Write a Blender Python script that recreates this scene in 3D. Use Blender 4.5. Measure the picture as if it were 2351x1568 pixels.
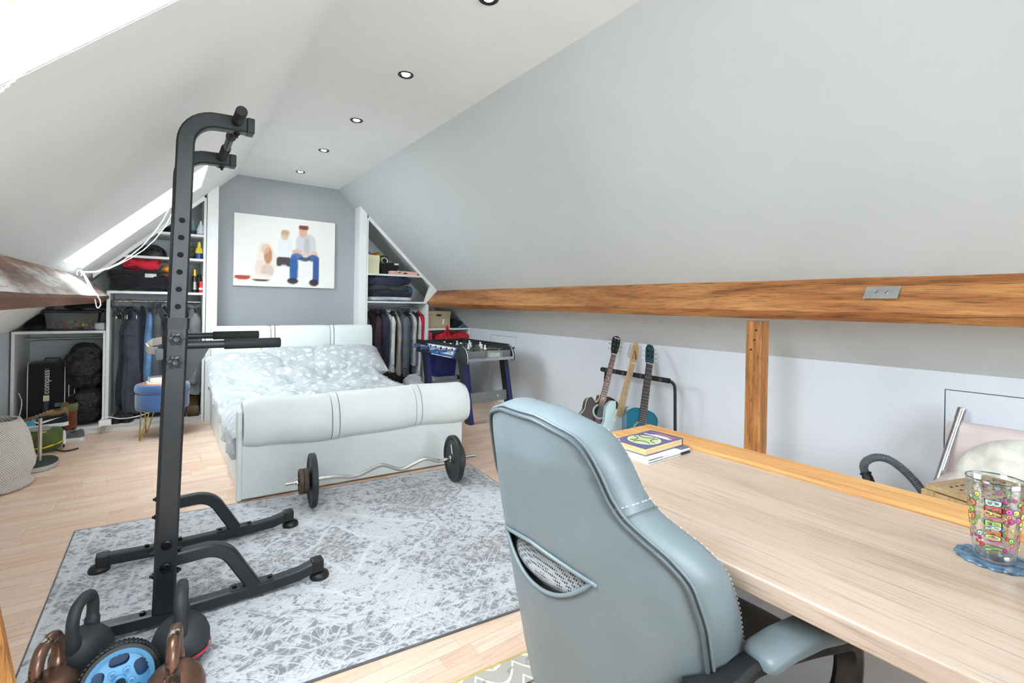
import bpy, bmesh, math, random
from mathutils import Vector, Matrix, noise
random.seed(7)
for _o in list(bpy.data.objects): bpy.data.objects.remove(_o)
scene = bpy.context.scene
COL = scene.collection
PI = math.pi
# ------------------------------------------------------------------ camera
F_PX, CX, VC, ROLL, YAW, EYE = 1105.0, 1175.5, 700.0, 0.016, math.radians(36.0), 1.25
cd = bpy.data.cameras.new('camera'); cam = bpy.data.objects.new('camera', cd); COL.objects.link(cam)
cd.sensor_fit = 'HORIZONTAL'; cd.sensor_width = 36.0; cd.lens = 36.0*F_PX/2351.0
cd.shift_y = -(784.0-VC)/2351.0; cd.clip_start = 0.02
cam.matrix_world = (Matrix.Translation((0, 0, EYE)) @ Matrix.Rotation(-YAW, 4, 'Z')
                    @ Matrix.Rotation(PI/2, 4, 'X') @ Matrix.Rotation(ROLL, 4, 'Z'))
scene.camera = cam
# ------------------------------------------------------------------ sky, exposure
world = bpy.data.worlds.new('overcast_sky'); scene.world = world; world.use_nodes = True
bg = world.node_tree.nodes['Background']
bg.inputs[0].default_value = (0.86, 0.94, 1.0, 1); bg.inputs[1].default_value = 13.0
vs = scene.view_settings
vs.view_transform = 'Standard'; vs.look = 'None'; vs.gamma = 1.0; vs.use_curve_mapping = False
vs.exposure = 1.12
scene.cycles.diffuse_bounces = 8; scene.cycles.max_bounces = 12; scene.cycles.transparent_max_bounces = 12
# room numbers (metres; x across, y along the room, z up)
CZ = 2.63; XL, SL = 0.65, 0.985; XR, SR = 1.725, 0.945
KL, KR = -1.06, 3.54; Y0, Y1 = -3.0, 6.45; YF = 5.855
def zl(x): return CZ+SL*(x-XL)
def zr(x): return CZ-SR*(x-XR)
aL = math.atan(SL); aR = math.atan(SR)
SKY = [(0.55, 1.50), (4.15, 5.08)]     # roof windows, y ranges
SKX = (-0.52, 0.27)
# light portals in the roof windows: they add no light, they only guide the sampling of the sky
for y0, y1 in SKY:
    l = bpy.data.lights.new('roof_window_portal', 'AREA'); l.shape = 'RECTANGLE'
    l.size = (SKX[1]-SKX[0])/math.cos(aL); l.size_y = y1-y0
    l.cycles.is_portal = True
    o = bpy.data.objects.new('roof_window_portal', l); COL.objects.link(o)
    xm = (SKX[0]+SKX[1])/2
    n = Vector((-math.sin(aL), 0, math.cos(aL)))
    p = Vector((xm, (y0+y1)/2, zl(xm)))+n*0.17
    zax = n; xax = Vector((math.cos(aL), 0, math.sin(aL))); yax = zax.cross(xax)
    o.matrix_world = Matrix.Translation(p) @ Matrix((xax, yax, zax)).transposed().to_4x4()
l = bpy.data.lights.new('added_window_portal', 'AREA'); l.shape = 'RECTANGLE'; l.size = 2.3; l.size_y = 1.2; l.cycles.is_portal = True  # portal of the added window in the unseen gable
o = bpy.data.objects.new('added_window_portal', l); COL.objects.link(o)
o.matrix_world = Matrix.Translation((1.2, Y0-.13, 1.36)) @ Matrix.Rotation(-PI/2, 4, 'X')
# ------------------------------------------------------------------ pixel helpers: a point of the photo on a known real plane
def ray(u, v):
    a, b = u-CX, v-VC; c, s = math.cos(ROLL), math.sin(ROLL)
    x, y = (c*a+s*b)/F_PX, -(-s*a+c*b)/F_PX
    return Vector((math.sin(YAW)+x*math.cos(YAW), math.cos(YAW)-x*math.sin(YAW), y))
def PY(u, v, y): d = ray(u, v); return Vector((0, 0, EYE))+d*(y/d.y)
def PX(u, v, x): d = ray(u, v); return Vector((0, 0, EYE))+d*(x/d.x)
def PZ(u, v, z): d = ray(u, v); return Vector((0, 0, EYE))+d*((z-EYE)/d.z)
# ------------------------------------------------------------------ materials
def lin(c):
    r = []
    for v in c:
        v = v/255.0; r.append(v/12.92 if v <= 0.04045 else ((v+0.055)/1.055)**2.4)
    return (r[0], r[1], r[2], 1.0)
def mul(c, k): return tuple(max(0, min(255, v*k)) for v in c)
class NT:
    def __init__(s, name):
        s.m = bpy.data.materials.new(name); s.m.use_nodes = True
        s.t = s.m.node_tree; s.b = s.t.nodes['Principled BSDF']
    def n(s, typ, **kw):
        q = s.t.nodes.new(typ)
        for k, v in kw.items():
            if k.startswith('i_'):
                key = k[2:]; key = int(key) if key.isdigit() else key.replace('_', ' ')
                q.inputs[key].default_value = v
            else: setattr(q, k, v)
        return q
    def l(s, a, b): s.t.links.new(a, b)
    def coord(s, scale=(1, 1, 1), kind='Object', rot=(0, 0, 0), loc=(0, 0, 0)):
        c = s.n('ShaderNodeTexCoord'); m = s.n('ShaderNodeMapping')
        m.inputs['Scale'].default_value = scale; m.inputs['Rotation'].default_value = rot; m.inputs['Location'].default_value = loc
        s.l(c.outputs[kind], m.inputs[0]); return m.outputs[0]
    def noise(s, vec, scale, detail=4, rough=.55, dist=0.0):
        q = s.n('ShaderNodeTexNoise'); q.inputs['Scale'].default_value = scale; q.inputs['Detail'].default_value = detail
        q.inputs['Roughness'].default_value = rough; q.inputs['Distortion'].default_value = dist
        if vec is not None: s.l(vec, q.inputs['Vector'])
        return q.outputs[0]
    def ramp(s, fac, stops, interp='LINEAR'):
        q = s.n('ShaderNodeValToRGB'); r = q.color_ramp; r.interpolation = interp
        while len(r.elements) < len(stops): r.elements.new(0.5)
        for e, (p, c) in zip(r.elements, stops): e.position = p; e.color = lin(c) if len(c) == 3 else c
        s.l(fac, q.inputs[0]); return q.outputs[0]
    def mix(s, fac, a, b, mode='MIX'):
        q = s.n('ShaderNodeMix', data_type='RGBA', blend_type=mode)
        for sock, val in ((q.inputs[0], fac), (q.inputs[6], a), (q.inputs[7], b)):
            if isinstance(val, (int, float)): sock.default_value = val
            elif isinstance(val, (tuple, list)): sock.default_value = lin(val) if len(val) == 3 else val
            else: s.l(val, sock)
        return q.outputs[2]
    def math(s, op, a, b=None, clamp=False):
        q = s.n('ShaderNodeMath', operation=op); q.use_clamp = clamp
        for i, val in enumerate((a, b)):
            if val is None: continue
            if isinstance(val, (int, float)): q.inputs[i].default_value = val
            else: s.l(val, q.inputs[i])
        return q.outputs[0]
    def bump(s, h, strength=.2, dist=.01):
        q = s.n('ShaderNodeBump'); q.inputs['Strength'].default_value = strength; q.inputs['Distance'].default_value = dist
        s.l(h, q.inputs['Height']); s.l(q.outputs[0], s.b.inputs['Normal'])
    def color(s, c):
        if isinstance(c, (tuple, list)): s.b.inputs['Base Color'].default_value = lin(c)
        else: s.l(c, s.b.inputs['Base Color'])
    def p(s, **kw):
        for k, v in kw.items(): s.b.inputs[k.replace('_', ' ')].default_value = v
_M = {}
def mat(col, rough=.5, metal=0.0, var=.06, vs=6.0, bump=0.0, bs=60.0, name=None, spec=.5, sheen=0.0, coat=0.0):
    key = (tuple(col), rough, metal, var, vs, bump, bs, spec, sheen, coat)
    if key in _M: return _M[key]
    s = NT(name or 'paint_%d_%d_%d' % tuple(int(v) for v in col)); v = s.coord()
    if var:
        f = s.noise(v, vs, 5); s.color(s.ramp(f, [(.3, mul(col, 1-var)), (.7, mul(col, 1+var))]))
    else: s.color(col)
    s.p(Roughness=rough, Metallic=metal, Specular_IOR_Level=spec, Sheen_Weight=sheen, Coat_Weight=coat)
    if bump: s.bump(s.noise(v, bs, 4), bump, .004)
    _M[key] = s.m; return s.m
def fabric(col, rough=.9, var=.14, vs=9.0, bs=45.0, bump=.35): return mat(col, rough, 0, var, vs, bump, bs, 'fabric_%d_%d_%d' % tuple(int(v) for v in col), .25, .15)
def plastic(col, rough=.4): return mat(col, rough, 0, .04, 8, 0, 60, 'plastic_%d_%d_%d' % tuple(int(v) for v in col))
def metal(col, rough=.25): return mat(col, rough, 1.0, .05, 15, 0, 60, 'metal_%d_%d_%d' % tuple(int(v) for v in col))
def wood(name, light, mid, dark, scale=(6, .5, 6), rough=.5, knots=0.0, bump=.15, streak=.5, coat=0.0, wear=None, flat=False):
    s = NT(name); v = s.coord(scale)
    big = s.noise(v, 1.2, 6, .6, .6)
    fine = s.noise(s.coord((scale[0]*6, scale[1]*3, scale[2]*6)), 3.0, 5, .6, .3)
    base = s.ramp(big, [(.25, dark), (.45, mid), (.62, light), (.8, mid)])
    dk = s.ramp(fine, [(.35, (255, 255, 255)), (.5, (255, 255, 255)), (.72, tuple(int(255*(1-streak)) for _ in range(3)))])
    colr = s.mix(1.0, base, dk, 'MULTIPLY')
    if knots:
        k = s.n('ShaderNodeTexVoronoi'); k.inputs['Scale'].default_value = 1.0
        s.l(s.coord((scale[0]*.35, scale[1]*1.6, 0.0 if flat else scale[2]*.35)), k.inputs['Vector'])
        kf = s.ramp(k.outputs[0], [(0.0, (255, 255, 255)), (knots*.6, (120, 120, 120)), (knots, (0, 0, 0))])
        colr = s.mix(kf, colr, mul(dark, .7))
    if wear:
        w = s.noise(s.coord((3.0, .8, 3.0), loc=(.3, .7, .1)), 1.3, 3, .5, .2); cr = s.noise(s.coord((34, 3.2, 34)), 2.0, 4, .6, .5)
        msk = s.math('MULTIPLY', s.ramp(w, [(.42, (0, 0, 0)), (.57, (255, 255, 255))]), s.ramp(cr, [(.34, (30, 30, 30)), (.46, (240, 240, 240))]))
        colr = s.mix(msk, colr, wear)
    s.color(colr); s.p(Roughness=rough, Coat_Weight=coat); s.bump(fine, bump, .004); return s.m
def emis(col, st):
    s = NT('lamp_glow'); s.p(Emission_Color=lin(col), Emission_Strength=st); s.color(col); return s.m
def glass(name, tint=(245, 250, 250), gloss=.12, rough=.02):
    s = NT(name); t = s.t; t.nodes.remove(s.b)
    out = [q for q in t.nodes if q.type == 'OUTPUT_MATERIAL'][0]
    a = s.n('ShaderNodeBsdfTransparent'); a.inputs[0].default_value = lin(tint)
    g = s.n('ShaderNodeBsdfGlossy'); g.inputs['Roughness'].default_value = rough
    lw = s.n('ShaderNodeLayerWeight'); lw.inputs[0].default_value = .35
    f = s.math('ADD', s.math('MULTIPLY', lw.outputs[1], .6), gloss*.3, True)
    m = s.n('ShaderNodeMixShader'); s.l(f, m.inputs[0]); s.l(a.outputs[0], m.inputs[1]); s.l(g.outputs[0], m.inputs[2])
    s.l(m.outputs[0], out.inputs[0]); return s.m
# ------------------------------------------------------------------ mesh builder
class MB:
    def __init__(s): s.v = []; s.f = []; s.mi = []; s.cur = 0
    def add(s, vs, fs, M=None):
        o = len(s.v)
        s.v += [tuple(M @ Vector(p)) if M is not None else tuple(p) for p in vs]
        s.f += [tuple(i+o for i in f) for f in fs]; s.mi += [s.cur]*len(fs); return s
    def box(s, a, b, M=None):
        x0, y0, z0 = a; x1, y1, z1 = b
        return s.add([(x0, y0, z0), (x1, y0, z0), (x1, y1, z0), (x0, y1, z0), (x0, y0, z1), (x1, y0, z1), (x1, y1, z1), (x0, y1, z1)],
                     [(0, 3, 2, 1), (4, 5, 6, 7), (0, 1, 5, 4), (1, 2, 6, 5), (2, 3, 7, 6), (3, 0, 4, 7)], M)
    def cbox(s, c, d, M=None): return s.box([c[i]-d[i]/2 for i in range(3)], [c[i]+d[i]/2 for i in range(3)], M)
    def prism(s, poly, a, b, axis='y', M=None):
        """poly: 2D points; extruded from a to b along axis. axis y: (x,z); x: (y,z); z: (x,y)"""
        def q(p, h): return (p[0], h, p[1]) if axis == 'y' else (h, p[0], p[1]) if axis == 'x' else (p[0], p[1], h)
        n = len(poly)
        return s.add([q(p, a) for p in poly]+[q(p, b) for p in poly],
                     [tuple(range(n))[::-1], tuple(range(n, 2*n))]+[(i, (i+1) % n, n+(i+1) % n, n+i) for i in range(n)], M)
    def rings(s, rings, close=True, cap=True, M=None):
        n = len(rings[0]); vs = [p for r in rings for p in r]; fs = []
        for i in range(len(rings)-1):
            for j in range(n if close else n-1):
                k = (j+1) % n; fs.append((i*n+j, i*n+k, (i+1)*n+k, (i+1)*n+j))
        if cap and close:
            fs.append(tuple(range(n))[::-1]); fs.append(tuple((len(rings)-1)*n+j for j in range(n)))
        return s.add(vs, fs, M)
    def lathe(s, prof, seg=24, M=None, cap=True):
        return s.rings([[(r*math.cos(2*PI*j/seg), r*math.sin(2*PI*j/seg), z) for j in range(seg)] for r, z in prof], True, cap, M)
    def frames(s, pts, up=None):
        pts = [Vector(p) for p in pts]; out = []; prev = None
        for i, p in enumerate(pts):
            t = (pts[min(i+1, len(pts)-1)]-pts[max(i-1, 0)]).normalized()
            if prev is None:
                u = Vector(up) if up else (Vector((0, 0, 1)) if abs(t.z) < .9 else Vector((1, 0, 0)))
            else: u = prev
            u = (u-t*u.dot(t)).normalized(); prev = u; out.append((p, t, u, t.cross(u)))
        return out
    def tube(s, pts, r, seg=10, M=None, up=None):
        rr = r if isinstance(r, (list, tuple)) else [r]*len(pts)
        return s.rings([[p+u*(q*math.cos(2*PI*j/seg))+w*(q*math.sin(2*PI*j/seg)) for j in range(seg)]
                        for (p, t, u, w), q in zip(s.frames(pts, up), rr)], True, True, M)
    def bar(s, pts, w, h, up=None, ch=.12, M=None):
        """rectangular tube swept along pts; h along 'up', w across; chamfered corners"""
        c = min(w, h)*ch; x, y = w/2, h/2
        sec = [(x-c, -y), (x, -y+c), (x, y-c), (x-c, y), (-x+c, y), (-x, y-c), (-x, -y+c), (-x+c, -y)]
        return s.rings([[p+W*a+u*b for a, b in sec] for p, t, u, W in s.frames(pts, up)], True, True, M)
    def grid(s, fn, nu, nv, M=None):
        return s.add([fn(i/nu, j/nv) for j in range(nv+1) for i in range(nu+1)],
                     [(j*(nu+1)+i, j*(nu+1)+i+1, (j+1)*(nu+1)+i+1, (j+1)*(nu+1)+i) for j in range(nv) for i in range(nu)], M)
    def blob(s, c, r, e=1.0, e2=1.0, seg=24, rings_=14, amp=0.0, ns=6.0, M=None, seed=0.0, flat=None):
        def sp(v, k): return math.copysign(abs(v)**k, v)
        R = []
        for i in range(rings_+1):
            ph = -PI/2+PI*i/rings_*.999+.0005; row = []
            for j in range(seg):
                th = 2*PI*j/seg
                d = Vector((sp(math.cos(ph), e)*sp(math.cos(th), e2), sp(math.cos(ph), e)*sp(math.sin(th), e2), sp(math.sin(ph), e)))
                p = Vector((d.x*r[0], d.y*r[1], d.z*r[2]))
                if amp: p += d*(amp*noise.fractal(p*ns+Vector((seed, seed*2, 0)), 1.0, 2.0, 3))
                if flat is not None: p.z = max(p.z, flat)
                row.append(p+Vector(c))
            R.append(row)
        return s.rings(R, True, True, M)
    def build(s, name, m, parent=None, smooth=None, bevel=0.0, seg=2, loc=None, sub=0):
        me = bpy.data.meshes.new(name); me.from_pydata(s.v, [], s.f)
        ms = m if isinstance(m, (list, tuple)) else [m]
        for q in ms: me.materials.append(q)
        if len(ms) > 1:
            for p, i in zip(me.polygons, s.mi): p.material_index = i
        if smooth is not None:
            for p in me.polygons: p.use_smooth = True
            if smooth < 180: me.set_sharp_from_angle(angle=math.radians(smooth))
        o = bpy.data.objects.new(name, me); COL.objects.link(o)
        if bevel:
            b = o.modifiers.new('edge', 'BEVEL'); b.width = bevel; b.segments = seg; b.limit_method = 'ANGLE'; b.angle_limit = math.radians(40)
        if sub:
            b = o.modifiers.new('sub', 'SUBSURF'); b.levels = sub; b.render_levels = sub
        if parent: o.parent = parent
        if loc: o.location = loc
        return o
def tag(o, label, cat=None, group=None, kind=None):
    if label: o['label'] = label
    if cat: o['category'] = cat
    if group: o['group'] = group
    if kind: o['kind'] = kind
    return o
def thing(name, label, cat, loc=(0, 0, 0), rz=0.0, group=None, M=None):
    o = bpy.data.objects.new(name, None); COL.objects.link(o); o.empty_display_size = .1
    if M is not None: o.matrix_world = M
    else: o.location = loc; o.rotation_euler = (0, 0, rz)
    return tag(o, label, cat, group)
def copy_tree(o, parent=None):
    c = o.copy(); COL.objects.link(c); c.parent = parent
    for ch in list(o.children): copy_tree(ch, c)
    return c
def struct(o): o['kind'] = 'structure'; return o
def arc(c, r, a0, a1, n, ax=(1, 0, 0), ay=(0, 0, 1)):
    c, ax, ay = Vector(c), Vector(ax), Vector(ay)
    return [c+ax*(r*math.cos(a0+(a1-a0)*i/n))+ay*(r*math.sin(a0+(a1-a0)*i/n)) for i in range(n+1)]
def crom(pts, n=6):
    P = [Vector(p) for p in pts]; out = []
    for i in range(len(P)-1):
        p0, p1, p2, p3 = [P[max(0, min(len(P)-1, i+k))] for k in (-1, 0, 1, 2)]
        for k in range(n): u = k/n; out.append(.5*((2*p1)+(-p0+p2)*u+(2*p0-5*p1+4*p2-p3)*u*u+(-p0+3*p1-3*p2+p3)*u**3))
    return out+[P[-1]]
def lerp(a, b, t): return a+(b-a)*t
def prof(tab, z):
    for (z0, v0), (z1, v1) in zip(tab, tab[1:]):
        if z <= z1: return v0+(v1-v0)*((z-z0)/(z1-z0)) if z > z0 else v0
    return tab[-1][1]
def basis(loc, x, z):
    """frame with local z along z and local x as near x as possible"""
    z = Vector(z).normalized(); x = Vector(x); x = (x-z*x.dot(z)).normalized(); y = z.cross(x)
    return Matrix.Translation(loc) @ Matrix((x, y, z)).transposed().to_4x4()
def text_mesh(body, size, extrude=0.0):
    c = bpy.data.curves.new('lettering', 'FONT'); c.body = body; c.size = size; c.extrude = extrude
    c.align_x = 'CENTER'; c.align_y = 'CENTER'; c.resolution_u = 3
    o = bpy.data.objects.new('lettering', c); COL.objects.link(o)
    dg = bpy.context.evaluated_depsgraph_get(); me = o.evaluated_get(dg).to_mesh()
    vs = [v.co.copy() for v in me.vertices]; fs = [tuple(p.vertices) for p in me.polygons]
    o.evaluated_get(dg).to_mesh_clear(); bpy.data.objects.remove(o); bpy.data.curves.remove(c)
    return vs, fs
# ------------------------------------------------------------------ common materials
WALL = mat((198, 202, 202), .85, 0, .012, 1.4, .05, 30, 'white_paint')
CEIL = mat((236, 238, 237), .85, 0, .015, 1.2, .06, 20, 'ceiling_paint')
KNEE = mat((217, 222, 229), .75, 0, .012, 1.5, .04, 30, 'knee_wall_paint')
GREY = mat((158, 162, 166), .85, 0, .02, 1.5, .04, 40, 'grey_paint')
GLOSSW = mat((232, 233, 233), .4, 0, .012, 3, 0, 60, 'white_gloss')
BEAM = wood('old_pine_beam', (196, 138, 80), (164, 102, 50), (78, 44, 24), (8, .8, 8), .5, .30, .4, .62, .12)
BEAML = wood('weathered_beam', (170, 120, 84), (128, 82, 54), (70, 44, 30), (7, .6, 7), .6, .1, .5, .6, .05, wear=(232, 230, 226))
BEAMU = wood('brown_beam_edge', (150, 100, 70), (122, 76, 50), (80, 48, 32), (7, .6, 7), .55, .1, .3, .4)
POSTW = wood('pine_post', (206, 150, 84), (168, 108, 52), (96, 58, 28), (9, 9, .6), .55, .1, .3, .45)
BLACK = mat((28, 31, 34), .38, 0, .08, 20, .05, 200, 'black_powder_coat')
BLK = plastic((22, 22, 24), .45)
CHROME = metal((215, 215, 218), .12)
STEEL = metal((175, 176, 178), .3)
# ================================================================== THE ROOM
def floor_mat():
    s = NT('beech_laminate'); oi = s.n('ShaderNodeObjectInfo')
    c = s.n('ShaderNodeTexCoord'); cb = s.n('ShaderNodeCombineXYZ'); s.l(s.math('MULTIPLY', oi.outputs['Random'], 37.0), cb.inputs[0])
    add = s.n('ShaderNodeVectorMath', operation='ADD'); s.l(c.outputs['Object'], add.inputs[0]); s.l(cb.outputs[0], add.inputs[1])
    v = add.outputs[0]
    b = s.n('ShaderNodeTexBrick'); b.offset = .37; b.squash = 1.0
    b.inputs['Scale'].default_value = 1.0; b.inputs['Brick Width'].default_value = .43; b.inputs['Row Height'].default_value = .065
    b.inputs['Mortar Size'].default_value = .0006; b.inputs['Mortar Smooth'].default_value = .3; b.inputs['Bias'].default_value = 0.0
    b.inputs['Color1'].default_value = lin((244, 219, 198)); b.inputs['Color2'].default_value = lin((233, 198, 174)); b.inputs['Mortar'].default_value = lin((196, 154, 126))
    s.l(v, b.inputs['Vector'])
    mp = s.n('ShaderNodeMapping'); mp.inputs['Scale'].default_value = (1.2, 22, 1); s.l(v, mp.inputs[0])
    g = s.noise(mp.outputs[0], 2.2, 6, .6, .8)
    col = s.mix(1.0, b.outputs[0], s.ramp(g, [(.3, (226, 222, 218)), (.55, (255, 255, 255)), (.75, (238, 228, 220))]), 'MULTIPLY')
    s.color(col); s.p(Roughness=.32, Specular_IOR_Level=.5); s.bump(g, .04, .002); return s.m
FLOORM = floor_mat()
fl = struct(MB().box((KL-.2, Y0-.2, -.10), (KR+.2, Y1+.2, -.012)).build('floor', mat((120, 84, 60), .8)))
pw, pl = .195, 1.29
pm = MB().box((0, .0005, -.012), (pl-.0008, pw-.0005, 0)).build('plank', FLOORM, fl, bevel=.0008, seg=1)
first = True; r = 0; y = -2.97
while y < YF+.6:
    off = (r*.47) % 1.0*pl; x = KL-.15-off
    while x < KR+.1:
        if x+pl > KL-.1 and y > -.6:
            if first: o = pm; first = False
            else: o = pm.copy(); COL.objects.link(o); o.parent = fl
            o.location = (x, y, 0)
        x += pl
    y += pw; r += 1
# --- flat ceiling
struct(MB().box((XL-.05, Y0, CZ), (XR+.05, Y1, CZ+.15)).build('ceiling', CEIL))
# --- left roof slope, with the openings of the roof windows
nL = Vector((-math.sin(aL), 0, math.cos(aL))); TH = .17
xs = [KL-.16, SKX[0], SKX[1], XL+.02]
ys = sorted([Y0, Y1]+[v for s_ in SKY for v in s_])
mb = MB()
for i in range(3):
    for j in range(len(ys)-1):
        if i == 1 and any(abs(ys[j]-s_[0]) < 1e-6 for s_ in SKY): continue
        p, q = Vector((xs[i], 0, zl(xs[i]))), Vector((xs[i+1], 0, zl(xs[i+1])))
        a, b = p+nL*TH, q+nL*TH
        mb.prism([(p.x, p.z), (q.x, q.z), (b.x, b.z), (a.x, a.z)], ys[j], ys[j+1])
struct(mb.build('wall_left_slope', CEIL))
# --- right roof slope
nR = Vector((math.sin(aR), 0, math.cos(aR)))
p, q = Vector((XR-.02, 0, zr(XR-.02))), Vector((KR+.16, 0, zr(KR+.16)))
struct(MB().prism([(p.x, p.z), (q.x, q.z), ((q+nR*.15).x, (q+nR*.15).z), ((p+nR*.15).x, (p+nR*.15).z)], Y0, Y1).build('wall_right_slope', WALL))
# --- knee walls
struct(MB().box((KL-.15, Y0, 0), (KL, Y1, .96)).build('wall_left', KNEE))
wr = struct(MB().box((KR+.022, Y0, 0), (KR+.15, Y1, .93)).build('wall_right', mat((70, 70, 72), .9)))
H1 = (4.756, 5.361, .10, .852); H2 = (.06, .751, .10, .82)
mb = MB()
for y0, y1, hs in ((Y0, H2[0], None), (H2[0], H2[1], H2), (H2[1], H1[0], None), (H1[0], H1[1], H1), (H1[1], Y1, None)):
    if hs is None: mb.box((KR, y0, 0), (KR+.022, y1, zr(KR)+.01))
    else:
        mb.box((KR, y0, 0), (KR+.022, y1, hs[2])); mb.box((KR, y0, hs[3]), (KR+.022, y1, zr(KR)+.01))
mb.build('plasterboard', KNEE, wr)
for k, hs in enumerate((H1, H2)):
    g = .004 if k == 0 else .005
    d = struct(MB().box((KR+.001, hs[0]+g, hs[2]+g), (KR+.02, hs[1]-g, hs[3]-g)).build('door_%d' % (k+1), KNEE, bevel=.001))
    tag(d, ['plain white access hatch in the low wall behind the table football', 'plain white access hatch in the low wall behind the vacuum tube'][k])
struct(MB().box((KR-.014, Y0, 0), (KR, Y1, .10)).build('baseboard_right', GLOSSW, bevel=.004))
struct(MB().box((KL, Y0, 0), (KL+.014, YF, .10)).build('baseboard_left', GLOSSW, bevel=.004))
# --- end walls: grey feature wall between two white pillars, plain walls behind the wardrobes and behind the camera
def section(z0, inset=0.0):
    return [(KL-.1, z0), (KR+.1, z0), (KR+.1, zr(KR+.1)), (XR, CZ), (XL, CZ), (KL-.1, zl(KL-.1))]
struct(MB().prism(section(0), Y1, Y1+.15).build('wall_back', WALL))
GW = (.05, 2.35, .75, 2.15)      # window added in the unseen gable for even light from behind the camera: x0, x1, z0, z1
mb = MB(); sec = section(0)
mb.prism([(KL-.1, 0), (GW[0], 0), (GW[0], zl(GW[0])), (KL-.1, zl(KL-.1))], Y0-.15, Y0)
mb.prism([(GW[1], 0), (KR+.1, 0), (KR+.1, zr(KR+.1)), (GW[1], zr(GW[1]))], Y0-.15, Y0)
mb.box((GW[0], Y0-.15, 0), (GW[1], Y0, GW[2])); mb.prism([(GW[0], zl(GW[0])-.06), (GW[1], zr(GW[1])-.02), (GW[1], zr(GW[1])), (XR, CZ), (XL, CZ), (GW[0], zl(GW[0]))], Y0-.15, Y0)
struct(mb.build('wall_front', WALL))
zt = min(zl(GW[0])-.06, zr(GW[1])-.02)
wroot = bpy.data.objects.new('window_3', None); COL.objects.link(wroot); wroot.location = (GW[0], Y0, GW[2]); struct(wroot)  # unseen window, added to bring daylight from behind the camera
WW, WH = GW[1]-GW[0], zt-GW[2]
for a, b in (((0, -.1, 0), (WW, -.04, .06)), ((0, -.1, WH-.06), (WW, -.04, WH)), ((0, -.1, .06), (.06, -.04, WH-.06)), ((WW-.06, -.1, .06), (WW, -.04, WH-.06)), ((WW/2-.03, -.1, .06), (WW/2+.03, -.04, WH-.06))):
    MB().box(a, b).build('window_frame', GLOSSW, wroot, bevel=.004)
for xa, xb in ((.06, WW/2-.03), (WW/2+.03, WW-.06)): MB().box((xa, -.072, .06), (xb, -.068, WH-.06)).build('pane', glass('added_window_glass', (250, 252, 252), .1), wroot)
struct(MB().prism([(.40, 0), (1.99, 0), (1.99, zr(1.99)), (XR, CZ), (XL, CZ), (.40, zl(.40))], 6.04, 6.10).build('wall_back_feature', GREY))
for k, (x0, x1) in enumerate(((.362, .462), (1.94, 2.03))):
    f = zl if k == 0 else zr
    struct(MB().prism([(x0, 0), (x1, 0), (x1, f(x1)+.01), (x0, f(x0)+.01)], YF, Y1).build('trim_%d' % (k+1), GLOSSW, bevel=.003))
# --- roof windows
PINE = wood('pale_pine', (244, 230, 200), (238, 220, 184), (220, 194, 150), (5, .8, 5), .5, 0, .05, .12)
LINING = mat((236, 241, 248), .55, 0, .02, 3, .08, 25, 'reveal_paint')
PANE = glass('window_glass', (250, 252, 252), .1)
for k, (y0, y1) in enumerate(SKY):
    x0, x1 = SKX; L = (x1-x0)/math.cos(aL); W = y1-y0
    M = basis((x0, y0, zl(x0)), (math.cos(aL), 0, math.sin(aL)), nL)        # local x up the slope, local z outward; local y = -? checked below
    if (M.to_3x3() @ Vector((0, 1, 0))).y < 0: M = Matrix.Translation((0, W, 0)) @ M
    root = bpy.data.objects.new('window_%d' % (k+1), None); COL.objects.link(root); root.matrix_world = M; struct(root)
    t = .008
    for nm, a, b in (('reveal_lining', (0, 0, .0015), (t, W, .12)), ('reveal_lining', (L-t, 0, .0015), (L, W, .12)),
                     ('reveal_lining', (t, 0, .0015), (L-t, t, .12)), ('reveal_lining', (t, W-t, .0015), (L-t, W, .12))):
        MB().box(a, b).build(nm, LINING, root)
    fw = .055
    for a, b in (((0, 0, .12), (fw, W, .17)), ((L-fw, 0, .12), (L, W, .17)), ((fw, 0, .12), (L-fw, fw, .17)), ((fw, W-fw, .12), (L-fw, W, .17))):
        MB().box(a, b).build('window_frame', PINE, root, bevel=.004)
    MB().box((fw, fw, .148), (L-fw, W-fw, .152)).build('pane', PANE, root)
# --- timber purlins along both roof slopes
def purlin(name, label, side, m, seedv):
    if side == 'R': top = Vector((3.0, 0, zr(3.0)+.004)); n = -nR; dn = Vector((math.cos(aR), 0, -math.sin(aR))); face, und = .236, .21
    else: top = Vector((-.565, 0, zl(-.565)+.004)); n = -nL; dn = Vector((-math.cos(aL), 0, -math.sin(aL))); face, und = .245, .19
    root = thing(name, label, 'beam', (top.x, 0, top.z))
    R = []; ya = -1.2; yb = YF-.003; N = 90
    for i in range(N+1):
        y = lerp(ya, yb, i/N); w = lambda s: noise.noise(Vector((s, y*1.7, seedv)))*.006
        r_in = n*-.03; 
        pts = [n*-.03+dn*0.0, n*.002+dn*w(1), n*(face*.5)+dn*(w(2)*1.0), n*(face-.012)+dn*w(3), n*(face+w(4)*.5)+dn*(.012), n*(face+w(5)*.4)+dn*(und*.35), n*(face-.004+w(6)*.4)+dn*(und*.42), n*(face-.03)+dn*(und*.47), n*-.03+dn*(und*.47)]
        R.append([(p.x, y, p.z-.012*(1-i/N)) for p in pts])
    mbr = MB().rings(R)
    if isinstance(m, tuple):
        for fi, f in enumerate(mbr.f): mbr.mi[fi] = 0 if (fi < N*9 and fi % 9 < 3) else 1
    o = mbr.build('beam_timber', m, root, smooth=35)
    return root
purlin('purlin_beam', 'long orange-brown timber purlin above the guitars, with a metal switch plate', 'R', BEAM, 3.3)
purlin('purlin_beam', 'weathered timber purlin with flaking white paint under the roof windows', 'L', (BEAML, BEAMU), 8.1)
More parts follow.
